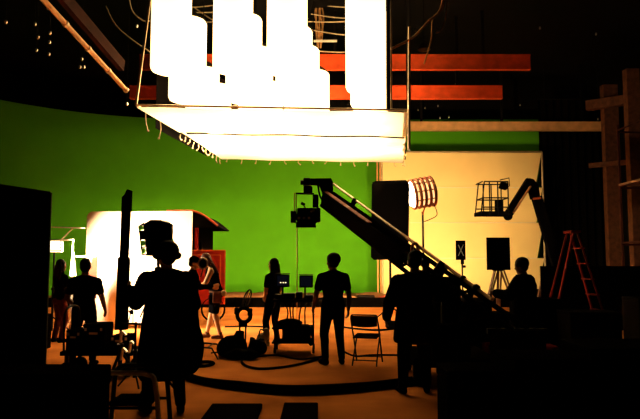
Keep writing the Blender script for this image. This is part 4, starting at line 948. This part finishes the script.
# ---- cables on the floor
def fcable(pp, r, label, m='rubber'):
    pts = [G(x, y)+Vector((0, 0, r)) for x, y in pp]; return solo(MB().tube(arc(pts, 7), r, 6), 'floor_cable', m, label, 'cable')
fcable([(186, 378), (205, 384), (240, 388), (285, 392), (330, 391), (375, 388), (412, 383)], .045, 'thick black cable run crossing the foreground floor')
fcable([(186, 380), (215, 387), (262, 393), (300, 395), (350, 393), (415, 385)], .032, 'second black cable lying just in front of the thick run')
fcable([(262, 351), (250, 354), (242, 361), (246, 367), (262, 370), (285, 368), (305, 364), (318, 360)], .02, 'cable looping on the floor below the monitor cart')
fcable([(225, 355), (250, 358), (275, 356), (300, 360), (326, 357)], .016, 'thin cable from the sandbags under the cart')
fcable([(343, 352), (355, 357), (372, 356), (398, 356), (420, 357)], .016, 'thin cable behind the folding chair, nearer one')
fcable([(343, 328), (360, 330), (378, 331), (400, 329)], .022, 'thin cable across the lit floor behind the folding chair')
fcable([(225, 327.5), (245, 327), (264, 327.5)], .018, 'thin cable on the bright floor behind the gear stand')
mb = MB()
c = G(203, 365)
for k in range(5): mb.tube([c+Vector(((.17-.02*k)*math.cos(j*math.pi/12)+.01*k, (.26-.03*k)*math.sin(j*math.pi/12), .015+.012*(k % 2))) for j in range(24)], .013, 6, True)
solo(mb, 'cable_coil', 'rubber', 'flat black cable coil on the floor right of the foreground technician', 'cable coil')
# black slabs put in for the shadow at the bottom edge
for k, (x0, x1, y0) in enumerate(((212, 262, 409), (284, 318, 408))):
    a = G(x0, y0); b = G(x1, y0+1)
    solo(MB().box(((a.x+b.x)/2, a.y-.45, .0325), (b.x-a.x, .9, .06), bev=.012), 'shadow_slab', 'rubber', ['wide black slab in place of a shadow at the bottom edge', 'narrow black slab in place of a shadow at the bottom edge'][k], 'mat')
# small litter by the cyc foot
for k, (px, py, w_, m, lb) in enumerate(((393, 328, .28, 'black', 'small dark case on the lit floor right of the folding chair'), (388, 302, .35, 'cloth_red', 'reddish bundle lying on the platform by the muslin sheet'), (366, 301, .5, 'black', 'long dark case on the platform edge near the muslin'), (348, 300, .3, 'sand', 'tan sack slumped on the platform edge'))):
    q = G(px, py) if k == 0 else Vector((P(px, 300, 22.2).x, 22.2, .2))
    mb = MB().ball(q+Vector((0,0,.07)), (w_, .15, .09), 12, 8); mb.v = [Vector((v.x, v.y, max(v.z, q.z))) for v in mb.v]
    if k in (0, 2): mb = MB().box(q+Vector((0, 0, .08)), (w_*1.2, .3, .16), bev=.03)
    solo(mb, 'case' if k in (0, 2) else 'bundle', m, lb, 'case' if k in (0, 2) else 'bundle')
# ground humps on the platform
for k, (px, w_) in enumerate(((236, 1.5), (262, .8), (330, 1.3), (372, .9))):
    q = P(px, 290, 23.5); mb = MB().ball((q.x, 23.8, .19), (w_*.7, .8, .2), 16, 8); mb.v = [Vector((v.x, v.y, max(v.z, .2))) for v in mb.v]
    solo(mb, 'ground_mound', 'sand', ['low tan mound at the green wall foot behind the gear stand', 'low tan mound at the green wall foot behind the dark-haired person', 'low tan mound at the green wall foot behind the standing man', 'low tan mound at the green wall foot behind the folding chair'][k], 'mound')

# ================================================================== dark right side
# red step ladder
D = 12.5
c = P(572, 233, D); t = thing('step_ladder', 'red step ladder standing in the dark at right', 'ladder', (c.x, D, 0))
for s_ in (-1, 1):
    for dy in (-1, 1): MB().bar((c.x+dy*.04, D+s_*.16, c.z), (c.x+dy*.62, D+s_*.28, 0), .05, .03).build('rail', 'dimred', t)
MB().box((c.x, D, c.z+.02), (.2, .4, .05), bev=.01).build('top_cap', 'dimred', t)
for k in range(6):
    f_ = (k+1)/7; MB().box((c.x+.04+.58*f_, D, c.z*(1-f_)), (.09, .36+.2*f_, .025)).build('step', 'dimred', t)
# scaffold tower
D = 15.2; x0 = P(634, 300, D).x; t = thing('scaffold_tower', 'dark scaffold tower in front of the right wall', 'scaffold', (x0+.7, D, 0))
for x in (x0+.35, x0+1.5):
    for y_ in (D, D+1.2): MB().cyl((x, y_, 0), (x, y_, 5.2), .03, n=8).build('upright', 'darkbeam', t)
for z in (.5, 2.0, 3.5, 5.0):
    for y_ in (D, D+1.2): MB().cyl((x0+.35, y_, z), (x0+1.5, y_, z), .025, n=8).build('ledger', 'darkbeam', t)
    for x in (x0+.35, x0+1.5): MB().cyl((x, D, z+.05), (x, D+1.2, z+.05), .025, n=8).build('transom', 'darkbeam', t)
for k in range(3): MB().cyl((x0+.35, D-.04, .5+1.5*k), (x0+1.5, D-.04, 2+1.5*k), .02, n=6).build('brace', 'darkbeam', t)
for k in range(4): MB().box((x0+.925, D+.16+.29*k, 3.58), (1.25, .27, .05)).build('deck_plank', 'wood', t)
# cases
def case(px, py, w_, d_, h_, m, label, grp):
    q = G(px, py); t = thing('road_case', label, 'case', q, grp)
    MB().box(q+Vector((0, 0, h_/2+.02)), (w_, d_, h_-.04), bev=.02).build('shell', m, t)
    lid = MB().box(q+Vector((0, 0, h_+.02)), (w_+.01, d_+.01, .06), bev=.015).build('lid', m, t)
    MB().box(q+Vector((0, -d_/2-.012, h_*.55)), (.14, .02, .04), bev=.006).build('handle', 'blackmetal', t)
    for s_ in (-1, 1): MB().box(q+Vector((s_*w_*.3, -d_/2-.01, h_*.93)), (.05, .016, .07), bev=.004).build('latch', 'blackmetal', t)
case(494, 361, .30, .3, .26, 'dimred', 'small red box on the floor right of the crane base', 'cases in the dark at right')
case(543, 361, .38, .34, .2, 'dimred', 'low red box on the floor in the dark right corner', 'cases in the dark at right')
case(590, 362, .8, .55, .75, 'black', 'large black road case in the dark right corner, left one', 'cases in the dark at right')
case(655, 352, .8, .6, .9, 'black', 'tall black road case at the right edge', 'cases in the dark at right')
case(25, 352, .7, .5, .6, 'black', 'black road case behind the huge flag at far left', 'cases at far left')
# small chrome folding trestle under the crane
q = G(437, 361); t = thing('apple_box', 'flat pale wooden box on the floor under the crane', 'box', q)
MB().box(q+Vector((0, 0, .06)), (.28, .4, .12), bev=.008).build('box_body', 'wood', t); MB().box(q+Vector((0, -.202, .07)), (.1, .006, .03)).build('hand_slot', 'black', t)

t = thing('added_black_flat', 'wide black flat added to fill the dark behind the red ladder at right', 'flat', (P(595, 300, 14.2).x, 14.2, 0))  # added to fill the dark area at right
xa, xb, zt = P(541, 300, 14.2).x, P(655, 300, 14.2).x, P(600, 266, 14.2).z
for k in range(3): MB().box((xa+(xb-xa)*(k+.5)/3, 14.2, zt/2+.01), ((xb-xa)/3-.01, .06, zt-.02)).build('flat_panel', 'duvetyne', t)
for k in range(4): MB().bar((xa+.05+(xb-xa-.1)*k/3, 14.24, zt*.8), (xa+.05+(xb-xa-.1)*k/3, 14.9, .02), .05, .05).build('brace', 'wood', t)
for k, (x0, x1, y1, D, lb) in enumerate(((432, 478, 302, 10.7, 'tall black rack case added behind the crane pivot'), (480, 512, 312, 10.9, 'black rack case added left of the crew member behind the counterweights'), (514, 556, 298, 10.8, 'wide black rack case added right of the crane counterweights'))):  # black cases added to fill the dark area behind the crane
    xa, xb, zt = P(x0, 300, D).x, P(x1, 300, D).x, P(x0, y1, D).z
    t = thing('added_rack_case', lb, 'case', ((xa+xb)/2, D, 0), 'added rack cases behind the crane')
    MB().box(((xa+xb)/2, D, zt/2+.05), (xb-xa, .6, zt-.1), bev=.02).build('shell', 'duvetyne', t)
    for sx in (-1, 1):
        for sy in (-1, 1): MB().cyl(((xa+xb)/2+sx*(xb-xa)*.4-.02, D+sy*.22, .05), ((xa+xb)/2+sx*(xb-xa)*.4+.02, D+sy*.22, .05), .05, n=10).build('castor', 'rubber', t)
    for z in (.3, .5): MB().box(((xa+xb)/2, D-.31, zt*z+.1), ((xb-xa)*.3, .02, .03), bev=.005).build('handle', 'blackmetal', t)
# black cases added to darken both lower corners
for x0, x1, y1, D, dd, lb in ((446, 511, 371, 5.5, .5, 'low black case added to darken the lower right foreground, nearest the crane'), (514, 587, 359, 5.5, .6, 'black case added to darken the lower right foreground, middle of three'), (590, 690, 348, 5.5, .7, 'tall black case added to darken the lower right corner'), (-40, 92, 374, 5.0, .5, 'long low black case added to darken the lower left corner')):
    xa, xb, zt = P(x0, 300, D).x, P(x1, 300, D).x, P(x0, y1, D).z
    t = thing('corner_fill_case', lb, 'case', ((xa+xb)/2, D+dd/2, 0), 'added black cases in the foreground corners')
    MB().box(((xa+xb)/2, D+dd/2, zt*.41+.01), (xb-xa, dd, zt*.80), bev=.02).build('shell', 'duvetyne', t)
    MB().box(((xa+xb)/2, D+dd/2, zt*.91), (xb-xa+.01, dd+.01, zt*.17), bev=.015).build('lid', 'duvetyne', t)
    MB().box(((xa+xb)/2, D-.012, zt*.45), (.14, .02, .04), bev=.006).build('handle', 'blackmetal', t)
    for s_ in (-1, 1): MB().box(((xa+xb)/2+s_*(xb-xa)*.3, D-.01, zt*.82), (.05, .016, .07), bev=.004).build('latch', 'blackmetal', t)
